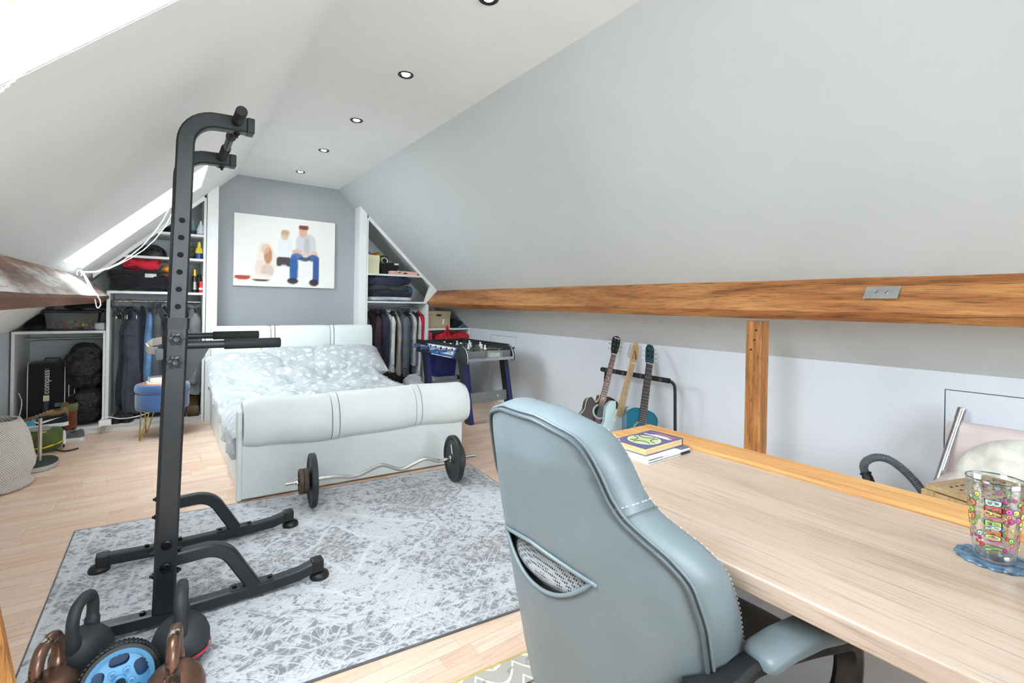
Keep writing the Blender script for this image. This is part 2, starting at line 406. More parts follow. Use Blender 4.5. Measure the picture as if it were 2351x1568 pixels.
# post under the right purlin
px0, px1, py0, py1 = 2.905, 3.005, 1.46, 1.555
R = []
for i in range(40):
    z = 1.175*i/39
    c = [(px0, py0), (px1, py0), (px1, py1), (px0, py1)]; ring = []
    for j, (x, y) in enumerate(c):
        for dx, dy in (((0, .007), (.007, 0)), ((-.007, 0), (0, .007)), ((0, -.007), (-.007, 0)), ((.007, 0), (0, -.007)))[j]:
            q = noise.noise(Vector((x*3+j, y*3, z*6)))*.004
            ring.append((x+dx+q+(.012*z if 1 else 0), y+dy+q, z))
    R.append(ring)
pr = thing('timber_post', 'upright pine post between the desk and the low wall, holding up the long purlin', 'post', ((px0+px1)/2, (py0+py1)/2, 0))
o = MB().rings([[(a-pr.location.x, b-pr.location.y, c) for a, b, c in rg] for rg in R]).build('post_timber', POSTW, pr, smooth=40)
for zz, yy in ((1.12, 1.49), (1.06, 1.5), (1.0, 1.52)):
    MB().lathe([(.0, 0), (.006, 0), (.006, .003), (0, .003)], 10, basis((px0-pr.location.x+.012*zz-.0035, yy-pr.location.y, zz), (0, 1, 0), (1, 0, 0))).build('nail_hole', mat((40, 24, 14), .9), pr)
# --- downlights
DK = metal((58, 60, 62), .35); GLOW = emis((255, 246, 230), 160.0)
for k in range(5):
    y = 1.83+.912*k
    t = thing('ceiling_spotlight', ['recessed ceiling spotlight with dark bezel, the first of the row above the desk end', 'recessed ceiling spotlight with dark bezel, second from the desk end of the row',
              'recessed ceiling spotlight with dark bezel, the middle one of the row', 'recessed ceiling spotlight with dark bezel, second from the grey wall', 'recessed ceiling spotlight with dark bezel, the last before the grey wall'][k], 'spotlight', (1.172, y, CZ), 0, 'ceiling spotlights in a row')
    MB().lathe([(.0, .0), (.046, .0), (.047, -.003), (.042, -.007), (.032, -.004), (.028, -.001), (0, -.001)][::-1], 28).build('bezel', DK, t, smooth=50)
    MB().lathe([(.0, -.0015), (.022, -.0015), (.022, -.0035), (0, -.0045)][::-1], 20).build('lens', GLOW, t, smooth=50)
# --- switch plate on the purlin
c0 = PX(2027, 699, 2.93)
fd = nR.cross(Vector((0, 1, 0))) 
M = basis(Vector((3.0, 0, zr(3.0)))-nR*.118+Vector((0, .862, -.004)), (0, -1, 0), (-math.cos(aR), 0, math.sin(aR)))
M = Matrix.Translation(M.to_3x3() @ Vector((0, 0, .006))) @ M
sw = thing('light_switch', 'brushed steel double toggle switch plate on the timber purlin', 'switch', M=M)
MB().box((-.072, -.042, 0), (.072, .042, .005)).build('plate', metal((200, 203, 205), .35), sw, bevel=.002)
for sx in (-.02, .02):
    k = MB().lathe([(0, .005), (.009, .005), (.008, .008), (0, .008)], 14, Matrix.Translation((sx, 0, 0))).build('toggle_collar', STEEL, sw, smooth=40)
    MB().tube([(sx, 0, .006), (sx, -.004, .014), (sx, -.010, .024)], [.003, .0042, .0055], 10).build('toggle', CHROME, sw, smooth=50)
for sx in (-.046, .046): MB().lathe([(0, .005), (.004, .005), (.0035, .0065), (0, .0065)], 10, Matrix.Translation((sx, 0, 0))).build('screw', STEEL, sw, smooth=40)
# ================================================================== BLIND CHAINS
WPL = plastic((244, 244, 244), .35)
def bead_chain(parent, pts, pitch, r, name='chain_strand'):
    """thin cord with beads along a polyline, one mesh"""
    mb = MB(); mb.tube(pts, r*.38, 6)
    P = [Vector(p) for p in pts]; acc = 0.0; bead = MB().blob((0, 0, 0), (r, r, r), seg=8, rings_=5)
    for a, b in zip(P, P[1:]):
        L = (b-a).length; d = (b-a)/L; s = (-acc) % pitch
        while s < L:
            mb.add(bead.v, bead.f, Matrix.Translation(a+d*s)); s += pitch
        acc = (acc+L) % pitch
    return mb.build(name, WPL, parent, smooth=60)
def sag(a, b, drop, n=14): 
    a, b = Vector(a), Vector(b); return [a.lerp(b, i/n)+Vector((0, 0, -drop*4*(i/n)*(1-i/n))) for i in range(n+1)]
c1 = thing('blind_chain', 'white beaded blind chain hanging across the large bright roof window', 'blind chain', (0, 0, 0))
a0, a1, b0 = PY(0, 213, 1.30), PY(186, 0, 1.30), PY(206, 0, 1.33)
d0 = (a0-a1)*.35; 
bead_chain(c1, [a1+(a1-a0)*.25]+sag(a1, a0, .012)+[a0+d0*.5], .0125, .0026)
bead_chain(c1, [b0+(b0-a0)*.25]+sag(b0, a0+Vector((0, 0, .004)), .016)+[a0+d0*.5+Vector((0, 0, .004))], .0125, .0026)
c2 = thing('blind_chain', 'white beaded blind chain looped from a hook at the small roof window', 'blind chain', (0, 0, 0))
hk = Vector((PY(184, 622, 4.75).x, 4.75, PY(184, 622, 4.75).z))
top = Vector((.02, 4.9, zl(.02)+.02))
def curve_down(p, q, off):
    n = 22; out = []
    for i in range(n+1):
        t = i/n; z = lerp(p.z, q.z, t**.62); out.append(Vector((lerp(p.x, q.x, t), lerp(p.y, q.y, t), z))+off*math.sin(PI*t))
    return out
pts = [PY(u, v, 4.75) for u, v in ((393, 470), (375, 505), (350, 540), (325, 567), (300, 587), (275, 603), (250, 615), (220, 623), (184, 624))]
pts2 = [PY(u, v, 4.75) for u, v in ((396, 488), (380, 520), (356, 550), (330, 574), (302, 592), (275, 606), (250, 617), (220, 625), (184, 626))]
bead_chain(c2, pts, .011, .0042); bead_chain(c2, pts2, .011, .0042)
lp = [PY(u, v, 4.73) for u, v in ((188, 622), (196, 640), (206, 660), (216, 680), (219, 693), (222, 706), (226, 708), (231, 700), (230, 690), (224, 680), (212, 662), (200, 640), (190, 624))]
bead_chain(c2, lp, .012, .0052)
hook_m = MB().tube([PY(u, v, 4.755) for u, v in ((178, 632), (176, 626), (180, 621), (186, 620), (189, 627), (186, 634))], .004, 8).build('hook', WPL, c2, smooth=60)
# ================================================================== BUILT-IN WARDROBES
CARC = mat((226, 228, 228), .5, 0, .015, 4, 0, 60, 'white_melamine')
INNER = CARC
YB = Y1-.004
def panel(root, name, a, b, m=CARC): 
    l = root.location; return MB().box([a[i]-l[i] for i in range(3)], [b[i]-l[i] for i in range(3)]).build(name, m, root, bevel=.0015, seg=1)
def poly(root, name, pts, y0, y1, m=CARC):
    l = root.location; return MB().prism([(p[0]-l[0], p[1]-l[2]) for p in pts], y0-l[1], y1-l[1]).build(name, m, root)
t = .022
# left low unit
u1 = thing('low_wardrobe_unit', 'low white open closet unit holding a suitcase and black sacks', 'closet', (-.73, YF, 0))
panel(u1, 'side_panel', (-1.045, YF, .0), (-1.022, YB, .928)); panel(u1, 'side_panel', (-.442, YF, .0), (-.424, YB, .928))
panel(u1, 'top_shelf', (-1.045, YF, .928), (-.424, YB, .95)); panel(u1, 'bottom_panel', (-1.022, YF, .05), (-.442, YB, .068)); panel(u1, 'plinth', (-1.022, YF+.012, .0), (-.442, YF+.03, .05))
MB().tube([(-1.022+.73, .3, .865), (-.442+.73, .3, .865)], .011, 12).build('hanging_rail', CHROME, u1, smooth=40)
# left tall unit
u2 = thing('tall_wardrobe_unit', 'tall white open closet under the small roof window, with shelves over hanging trousers', 'closet', (-.03, YF, 0))
panel(u2, 'side_panel', (-.422, YF, .0), (-.397, YB, 1.30)); panel(u2, 'side_panel', (.335, YF, .0), (.358, YB, zl(.335)-.02))
panel(u2, 'bottom_panel', (-.397, YF, .05), (.335, YB, .068)); panel(u2, 'plinth', (-.397, YF+.012, 0), (.335, YF+.03, .05))
for z, xa in ((1.30, -.422), (1.645, max(-.42, XL+(1.69-CZ)/SL)), (1.893, XL+(1.94-CZ)/SL)): panel(u2, 'shelf', (xa, YF, z), (.335, YB, z+.024))
MB().tube([(-.367, .28, 1.225), (.365, .28, 1.225)], .012, 12).build('hanging_rail', CHROME, u2, smooth=40)
poly(u2, 'sloping_trim', [(.335, zl(.335)-.002), (.335, zl(.335)-.05), (-.52, zl(-.52)-.045), (-.52, zl(-.52)-.002)], YF-.012, YF+.006, GLOSSW)
MB().box((.389, -.003, .0), (.3915, .0, 2.3)).build('shadow_gap', BLK, u2)
# right tall unit
u3 = thing('tall_wardrobe_unit', 'tall white open closet beside the headboard, with folded clothes over hanging coats', 'closet', (2.45, YF, 0))
panel(u3, 'side_panel', (2.032, YF, 0), (2.05, YB, zr(2.05)-.03)); panel(u3, 'side_panel', (2.845, YF, 0), (2.88, YB, 1.27))
poly(u3, 'stile', [(2.845, 1.262), (2.885, 1.262), (2.992, 1.412), (2.992, zr(2.992)-.002), (2.91, zr(2.91)-.002), (2.86, 1.40), (2.815, 1.262)], YF-.006, YF+.03, GLOSSW)
panel(u3, 'bottom_panel', (2.05, YF, .05), (2.845, YB, .068)); panel(u3, 'plinth', (2.05, YF+.012, 0), (2.845, YF+.03, .05))
panel(u3, 'shelf', (2.05, YF, 1.248), (2.875, YB, 1.27)); panel(u3, 'shelf', (2.05, YF, 1.593), (XR+(CZ-1.64)/SR, YB, 1.615))
MB().tube([(2.05-2.45, .25, 1.19), (2.845-2.45, .25, 1.19)], .012, 12).build('hanging_rail', CHROME, u3, smooth=40)
poly(u3, 'sloping_trim', [(2.05, zr(2.05)-.002), (2.99, zr(2.99)-.002), (2.94, zr(2.94)-.05), (2.05, zr(2.05)-.055)], YF-.012, YF+.006, GLOSSW)
# right low unit
u4 = thing('low_wardrobe_unit', 'low white shelf unit under the purlin end, behind the table football', 'closet', (3.2, YF, 0))
panel(u4, 'side_panel', (3.505, YF, 0), (3.53, YB, .89)); panel(u4, 'top_shelf', (2.882, YF, .893), (3.535, YB, .915)); panel(u4, 'shelf', (2.882, YF+.02, .64), (3.505, YB, .66))
panel(u4, 'bottom_panel', (2.882, YF, .05), (3.505, YB, .068)); panel(u4, 'plinth', (2.882, YF+.012, 0), (3.505, YF+.03, .05))
# ================================================================== CANVAS PICTURE
cv = thing('canvas_picture', 'white canvas photo print of three seated people on the grey wall', 'picture', (1.15, 6.005, 1.85))
cs = 6.005/5.855
xa, xb, za, zb = .604*cs-1.15, 1.646*cs-1.15, (1.409-EYE)*cs+EYE-1.85, (2.183-EYE)*cs+EYE-1.85
MB().box((xa, 0, za), (xb, .033, zb)).build('canvas_block', mat((238, 238, 236), .8), cv, bevel=.003)
def blobcol(u, v):
    """u,v in 0..1 (left-right, bottom-top): soft-edged printed figures"""
    c = [236, 235, 232]
    def over(cx, cy, rx, ry, col, a=1.0, p=2.0):
        d = (abs((u-cx)/rx)**p+abs((v-cy)/ry)**p)
        k = max(0.0, min(1.0, (1.25-d)*2.2))*a
        for i in range(3): c[i] = c[i]*(1-k)+col[i]*k
    over(.55, .40, .5, .3, (238, 234, 230), .3)
    over(.30, .36, .10, .22, (232, 222, 212), .9); over(.30, .53, .045, .07, (222, 190, 168)); over(.315, .44, .04, .12, (186, 128, 92), .9); over(.28, .54, .05, .08, (226, 200, 172), .5)
    over(.24, .25, .05, .12, (228, 205, 190), .8); over(.31, .22, .06, .1, (205, 185, 172), .8); over(.20, .14, .17, .035, (232, 222, 214), .9); over(.08, .12, .07, .03, (176, 72, 48), 1, 4); over(.25, .085, .09, .012, (74, 46, 40), .9)
    over(.48, .55, .075, .17, (226, 230, 234), .95, 3); over(.475, .75, .04, .07, (214, 188, 166)); over(.48, .79, .042, .04, (190, 160, 128), .8); over(.47, .36, .07, .07, (66, 60, 58), .95, 6); over(.47, .22, .06, .1, (240, 238, 236), .9)
    over(.69, .60, .105, .19, (206, 206, 210), .95, 3); over(.66, .82, .042, .08, (214, 176, 156)); over(.665, .885, .05, .035, (116, 66, 54), .95, 3); over(.70, .60, .03, .14, (176, 176, 182), .6)
    over(.60, .52, .05, .04, (216, 180, 164)); over(.78, .50, .035, .05, (220, 186, 170)); over(.67, .49, .05, .03, (226, 196, 182))
    over(.57, .27, .04, .19, (52, 96, 156), 1, 4); over(.80, .27, .035, .19, (50, 92, 152), 1, 4); over(.60, .45, .06, .05, (70, 104, 164), .9); over(.77, .44, .06, .05, (58, 92, 150), .9); over(.68, .42, .06, .03, (52, 56, 74), .8)
    over(.56, .09, .055, .045, (58, 46, 50), .95); over(.78, .075, .05, .05, (56, 42, 44), .95); over(.67, .22, .06, .12, (236, 232, 232), .9)
    return c
N, Mv = 92, 66
me = bpy.data.meshes.new('print')
vsx = [(lerp(xa+.002, xb-.002, i/N), -.001, lerp(za+.002, zb-.002, j/Mv)) for j in range(Mv+1) for i in range(N+1)]
me.from_pydata(vsx, [], [(j*(N+1)+i, j*(N+1)+i+1, (j+1)*(N+1)+i+1, (j+1)*(N+1)+i) for j in range(Mv) for i in range(N)])
ca = me.color_attributes.new('ink', 'FLOAT_COLOR', 'POINT')
for j in range(Mv+1):
    for i in range(N+1): ca.data[j*(N+1)+i].color = lin(blobcol(i/N, j/Mv))
s = NT('canvas_print'); at = s.n('ShaderNodeAttribute'); at.attribute_name = 'ink'; s.l(at.outputs[0], s.b.inputs['Base Color']); s.p(Roughness=.8)
me.materials.append(s.m); po = bpy.data.objects.new('print', me); COL.objects.link(po); po.parent = cv
# ================================================================== BED
LEA = mat((222, 228, 227), .45, 0, .03, 3, .12, 55, 'cream_leatherette')
bx0, bx1 = .405, 1.955; yh = 5.80
bed = thing('bed', 'cream faux leather sleigh bed with rolled footboard and padded headboard', 'bed', ((bx0+bx1)/2, 4.5, 0))
ox, oy = bed.location.x, bed.location.y
def yfoot(x): return lerp(3.385, 3.285, (x-bx0)/(bx1-bx0))
# headboard: padded, rounded, with two pairs of seams
def hb(name, x0, x1):
    R = []; cc = [(0, .30), (-.035, .32), (-.06, .40), (-.07, .62), (-.068, .86), (-.055, .95), (-.025, .985), (.01, .985), (.03, .96), (.035, .30)]
    n = 10
    for i in range(n+1):
        tt = i/n; x = lerp(x0, x1, tt); e = min(tt, 1-tt)*n
        k = 0 if e > .9 else .006
        R.append([(x-ox, yh-.045+a*(1-k*3)+(k if a < 0 else 0)-oy, z-(k if z > .9 else 0)) for a, z in cc])
    return MB().rings(R).build(name, LEA, bed, smooth=50)
hx0, hx1 = .405, 2.058
for a, b in ((hx0, .945), (.953, .985), (.993, 1.565), (1.573, 1.605), (1.613, hx1)): hb('headboard_panel', a, b)
MB().box((hx0+.02-ox, yh-.05-oy, 0), (hx1-.02-ox, yh-.006-oy, .9)).build('headboard_back', LEA, bed, bevel=.01)
# footboard: flat lower panel and the outward roll on top
fm = MB()
fm.add([(bx0-ox, yfoot(bx0)-oy, .012), (bx1-.03-ox, yfoot(bx1-.03)-oy, .012), (bx1-.03-ox, yfoot(bx1)+.05-oy, .012), (bx0-ox, yfoot(bx0)+.05-oy, .012),
        (bx0-ox, yfoot(bx0)-oy, .40), (bx1-.03-ox, yfoot(bx1-.03)-oy, .40), (bx1-.03-ox, yfoot(bx1)+.05-oy, .40), (bx0-ox, yfoot(bx0)+.05-oy, .40)],
       [(0, 3, 2, 1), (4, 5, 6, 7), (0, 1, 5, 4), (1, 2, 6, 5), (2, 3, 7, 6), (3, 0, 4, 7)])
fm.build('footboard_panel', LEA, bed, bevel=.012, seg=3)
def roll(name, x0, x1, ends=(0, 0)):
    R = []; n = 14
    sec = [(.07, .34), (.02, .325), (-.03, .33), (-.062, .37), (-.072, .43), (-.066, .50), (-.045, .56), (-.01, .605), (.035, .632), (.085, .625), (.12, .59), (.13, .52), (.11, .44)]
    for i in range(n+1):
        tt = i/n; x = lerp(x0, x1, tt); e = min(tt, 1-tt)*n; k = 1.0 if e > .6 else .985
        sh = 1.0
        if ends[0] and tt < .12: sh = .9+.1*(tt/.12)
        if ends[1] and tt > .88: sh = .86+.14*((1-tt)/.12)
        sag_ = .008*math.sin(5*x)+.004*math.sin(13*x)
        R.append([(x-ox, yfoot(x)+.02+a*k*sh-oy, .46+(z-.46)*k*sh+sag_*(1 if z < .45 else .5)) for a, z in sec])
    return MB().rings(R).build(name, LEA, bed, smooth=60)
for a, b, e in ((bx0+.01, .93, (1, 0)), (.936, .978, (0, 0)), (.984, 1.52, (0, 0)), (1.526, 1.565, (0, 0)), (1.571, bx1+.012, (0, 1))): roll('footboard_roll', a, b, e)
pp = MB(); pp.prism([(yfoot(bx0)-.012-oy+a, z) for a, z in ((0, .012), (.06, .012), (.075, .35), (.1, .5), (.06, .58), (.01, .56), (-.004, .45), (0, .3))], bx0-.022-ox, bx0+.006-ox, 'x')
pp.build('footboard_end', LEA, bed, bevel=.006)
for x0, nm in ((bx0, 'side_rail'), (bx1-.045, 'side_rail')):
    MB().box((x0-ox, 3.42-oy, .012), (x0+.045-ox, yh-.06-oy, .36)).build(nm, LEA, bed, bevel=.01)
for x in (bx0+.02, bx1-.06):
    for y in (3.43, 5.6): MB().box((x-ox, y-oy, 0), (x+.04-ox, y+.04-oy, .02)).build('foot', BLK, bed)
mt = MB().box((bx0+.05, 3.45, .14), (bx1-.05, yh-.13, .41)).build('mattress', fabric((230, 230, 226)), None, bevel=.04, seg=3); tag(mt, 'thick white mattress lying under the patterned duvet', 'mattress')
def floral():
    s = NT('floral_cotton'); v = s.coord()
    vo = s.n('ShaderNodeTexVoronoi'); vo.inputs['Scale'].default_value = 17.0; vo.inputs['Randomness'].default_value = 1.0
    nv = s.n('ShaderNodeTexNoise'); nv.inputs['Scale'].default_value = 9.0; nv.inputs['Detail'].default_value = 2; s.l(v, nv.inputs['Vector'])
    mx = s.n('ShaderNodeMix', data_type='VECTOR'); mx.inputs[0].default_value = .12; s.l(v, mx.inputs[4]); s.l(nv.outputs[1], mx.inputs[5]); s.l(mx.outputs[1], vo.inputs['Vector'])
    leaf = s.ramp(vo.outputs[0], [(.30, (255, 255, 255)), (.40, (0, 0, 0))])
    v2 = s.n('ShaderNodeTexVoronoi'); v2.inputs['Scale'].default_value = 31.0; s.l(mx.outputs[1], v2.inputs['Vector'])
    small = s.ramp(v2.outputs[0], [(.22, (255, 255, 255)), (.3, (0, 0, 0))])
    base = s.mix(s.noise(v, 2.0, 3), (166, 172, 177), (182, 187, 191))
    c = s.mix(s.math('MULTIPLY', leaf, .75), base, (214, 217, 215)); c = s.mix(s.math('MULTIPLY', small, .4), c, (196, 199, 196))
    v3 = s.n('ShaderNodeTexVoronoi'); v3.inputs['Scale'].default_value = 6.0; s.l(mx.outputs[1], v3.inputs['Vector'])
    c = s.mix(s.math('MULTIPLY', s.ramp(v3.outputs[0], [(.10, (255, 255, 255)), (.15, (0, 0, 0))]), .45), c, (188, 188, 158))
    s.color(c); s.p(Roughness=.85, Sheen_Weight=.2, Specular_IOR_Level=.2); s.bump(s.noise(v, 26, 5, .6, .8), .35, .01); return s.m
FLOR = floral()
def fbm(p, s_): return noise.fractal(Vector(p)*s_, 1.0, 2.0, 4)
def duv(u, v):
    W = 1.52; drop = .30; tot = W+2*drop
    s_ = u*tot-drop; y = lerp(3.44, 5.42, v)
    hang_l = .04+.13*(1-v)**1.5
    if s_ < 0: x = .40-.035*min(1, -s_/.06); d = min(-s_, drop)/drop*hang_l; x -= .022*math.sin(y*16)*(d/.3)+.03*fbm((y, 3, 1), 2.5)*min(1, d*5)
    elif s_ > W: x = .40+W+.05; d = (s_-W)/drop*.07
    else: x = .40+s_; d = 0.0
    ridge = .085*math.exp(-((v-.93)/.09)**2)*(.6+.8*max(0, (s_/W)))
    z = .465+.055*fbm((x*1.0, y*1.0, .3), 1.5)+.06*abs(fbm((x+y*.35, y*.9-x*.3, 2.2), 2.6))+.022*fbm((x*1.2+y, y*1.3, 5.1), 7)+ridge-.03*(1-v)
    if d == 0 and s_ < .06: z -= .05*(1-s_/.06)**2
    if s_ > W-.08 and d == 0: z -= .04*((s_-W+.08)/.08)**2
    z = z-d
    if d > 0: z -= .05; x -= 0
    return (x, y, z)
dm = MB().grid(duv, 120, 150)
du = dm.build('duvet', FLOR, None, smooth=180)
sd = du.modifiers.new('thickness', 'SOLIDIFY'); sd.thickness = .03; sd.offset = -1
tag(du, 'rumpled pale grey floral duvet spread over the bed', 'duvet')
def pillow(loc, size, rx, rz, label, seed):
    mb = MB()
    def fn(s_, q):
        def f(u, v):
            a, b = u*2-1, v*2-1
            e = (max(0, 1-abs(a)**3.2)*max(0, 1-abs(b)**3.2))**.5
            pin = 1-.05*(1-abs(a))*abs(b)**2
            x = a*size[0]/2*(1-.06*(1-abs(b)**2)*abs(a)); y = b*size[1]/2*(1-.06*(1-abs(a)**2)*abs(b))
            w = .022*fbm((x+seed, y, seed), 5.0)*e+.012*fbm((x*2+seed, y, seed*2), 11)*e
            return (x, y, s_*(e*size[2]/2)+w)
        return f
    mb.grid(fn(1, 0), 28, 20); mb.grid(fn(-1, 0), 28, 20)
    o = mb.build('pillow', FLOR, None, smooth=180); o.location = loc; o.rotation_euler = (rx, 0, rz)
    return tag(o, label, 'pillow', 'floral pillows against the headboard')
pillow((.70, 5.42, .575), (.72, .48, .19), .50, .05, 'pale floral pillow at the stool side of the bed, against the headboard', 1.3)
pillow((1.14, 5.50, .585), (.62, .44, .19), .85, -.08, 'pale floral pillow propped in the middle of the headboard', 4.1)
pillow((1.68, 5.38, .60), (.78, .52, .27), .42, -.06, 'plump pale floral pillow at the coat side of the bed', 7.7)
# ================================================================== RUGS
def rug_mat():
    s = NT('distressed_medallion_rug'); v = s.coord()
    sx = s.n('ShaderNodeSeparateXYZ'); s.l(v, sx.inputs[0])
    ax, ay = s.math('ABSOLUTE', sx.outputs[0]), s.math('ABSOLUTE', sx.outputs[1])
    cb = s.n('ShaderNodeCombineXYZ'); s.l(ax, cb.inputs[0]); s.l(ay, cb.inputs[1]); m = cb.outputs[0]
    # mirrored motif lines: nested outlines of cells, diamond medallion rings and border stripes
    nv = s.n('ShaderNodeTexNoise'); nv.inputs['Scale'].default_value = 5.0; nv.inputs['Detail'].default_value = 1; s.l(m, nv.inputs['Vector'])
    mx = s.n('ShaderNodeMix', data_type='VECTOR'); mx.inputs[0].default_value = .08; s.l(m, mx.inputs[4]); s.l(nv.outputs[1], mx.inputs[5])
    def cells(sc, rnd, dist):
        q = s.n('ShaderNodeTexVoronoi'); q.distance = dist; q.inputs['Scale'].default_value = sc; q.inputs['Randomness'].default_value = rnd; s.l(mx.outputs[1], q.inputs['Vector']); return q.outputs[0]
    def stripe(val, freq, lo, hi): return s.ramp(s.math('SINE', s.math('MULTIPLY', val, freq)), [(lo, (0, 0, 0)), (hi, (255, 255, 255))])
    c1, c2 = cells(5.2, .7, 'MANHATTAN'), cells(9.0, .8, 'EUCLIDEAN')
    lA, lB = stripe(c1, 30.0, .80, .95), stripe(c2, 34.0, .82, .96)
    dA = stripe(s.math('ADD', c1, .028), 30.0, .80, .95)
    dia = s.math('ADD', s.math('MULTIPLY', ax, .85), s.math('ADD', ay, s.math('MULTIPLY', c1, .10)))
    lC = s.math('MULTIPLY', stripe(dia, 27.0, .9, .97), s.ramp(dia, [(.62, (255, 255, 255)), (.85, (0, 0, 0))]))
    bd = s.math('MINIMUM', s.math('SUBTRACT', 1.14, ax), s.math('SUBTRACT', .85, ay))
    lD = s.math('MULTIPLY', stripe(bd, 52.0, .88, .97), s.ramp(bd, [(.27, (255, 255, 255)), (.31, (0, 0, 0))]))
    lines = s.math('MAXIMUM', s.math('MAXIMUM', s.math('MULTIPLY', lA, .9), s.math('MULTIPLY', lB, .6)), s.math('MAXIMUM', lC, s.math('MULTIPLY', lD, .8)))
    n1 = s.noise(s.coord((1, 1, 1)), 26, 7, .64, .3); n2 = s.noise(s.coord((1, 1, 1), loc=(3, 1, 0)), 2.4, 3, .5); n4 = s.noise(s.coord((1, 1, 1), loc=(1, 4, 0)), 70, 3, .6)
    g = s.math('ADD', s.math('MULTIPLY', n1, .6), s.math('ADD', s.math('MULTIPLY', n2, .32), s.math('MULTIPLY', n4, .2)))
    dark = s.ramp(g, [(.535, (0, 0, 0)), (.61, (255, 255, 255))])
    c = s.mix(s.math('MULTIPLY', dark, .85), (200, 203, 208), (116, 117, 125))
    c = s.mix(s.math('MULTIPLY', s.math('MULTIPLY', dA, n1), .55), c, (120, 121, 128))
    c = s.mix(s.math('MULTIPLY', s.ramp(n2, [(.52, (0, 0, 0)), (.72, (255, 255, 255))]), .22), c, (178, 172, 164))
    fade = s.ramp(n1, [(.36, (40, 40, 40)), (.5, (255, 255, 255))])
    c = s.mix(s.math('MULTIPLY', s.math('MULTIPLY', lines, fade), .68), c, (222, 224, 227))
    s.color(c); s.p(Roughness=.95, Specular_IOR_Level=.15, Sheen_Weight=.2); s.bump(s.noise(s.coord(), 220, 2), .25, .003); return s.m
cor = [Vector((-.361, 3.436)), Vector((1.945, 3.212)), Vector((1.80, 1.50)), Vector((-.375, 1.74))]
ce = sum(cor, Vector((0, 0)))/4; ang = math.atan2(cor[1].y-cor[0].y, cor[1].x-cor[0].x)
rug = thing('area_rug', 'large grey distressed medallion rug on the laminate floor, under the workout tower', 'rug', (ce.x, ce.y, 0), ang)
def loc2(p): d = p-ce; c, s_ = math.cos(-ang), math.sin(-ang); return (d.x*c-d.y*s_, d.x*s_+d.y*c)
q = [loc2(p) for p in cor]
MB().prism([q[3], q[2], q[1], q[0]], .0005, .008, 'z').build('pile', rug_mat(), rug, bevel=.003)
edge = [Vector((a, b, .005)) for a, b in q]; e2 = MB()
for a, b in zip(edge, edge[1:]+edge[:1]): e2.tube([a, b], .0042, 8)
e2.build('bound_edge', fabric((104, 104, 108)), rug, smooth=60)
def mat2():
    s = NT('scallop_mat'); v = s.coord((14, 14, 14))
    sx = s.n('ShaderNodeSeparateXYZ'); s.l(v, sx.inputs[0])
    w = s.math('ADD', sx.outputs[1], s.math('ABSOLUTE', s.math('SINE', s.math('MULTIPLY', sx.outputs[0], 1.57))))
    ln = s.ramp(s.math('FRACT', w), [(.0, (255, 255, 255)), (.14, (255, 255, 255)), (.2, (0, 0, 0))])
    ns = s.ramp(s.noise(s.coord(), 30, 3), [(.6, (0, 0, 0)), (.68, (255, 255, 255))])
    c = s.mix(ln, (178, 174, 166), (232, 228, 216)); c = s.mix(s.math('MULTIPLY', ns, .5), c, (110, 104, 98))
    s.color(c); s.p(Roughness=.95); return s.m
m2 = thing('floor_mat', 'beige scalloped floor mat with mustard edging beneath the desk chair', 'mat', (1.25, .82, 0), -.08)
MB().box((-.62, -.5, .0005), (.35, .52, .006)).build('mat_pile', mat2(), m2)
MB().tube([(-.62, .52, .004), (.35, .52, .004)], .005, 8).tube([(-.62, -.5, .004), (-.62, .52, .004)], .005, 8).build('mat_edging', fabric((196, 176, 104)), m2, smooth=60)
MB().box((-.55, -.45, .006), (.3, .40, .0075)).build('mat_motif', wood('mat_motif_print', (232, 230, 222), (70, 66, 64), (50, 48, 48), (16, 16, 1), .95, 0, 0, .2), m2)
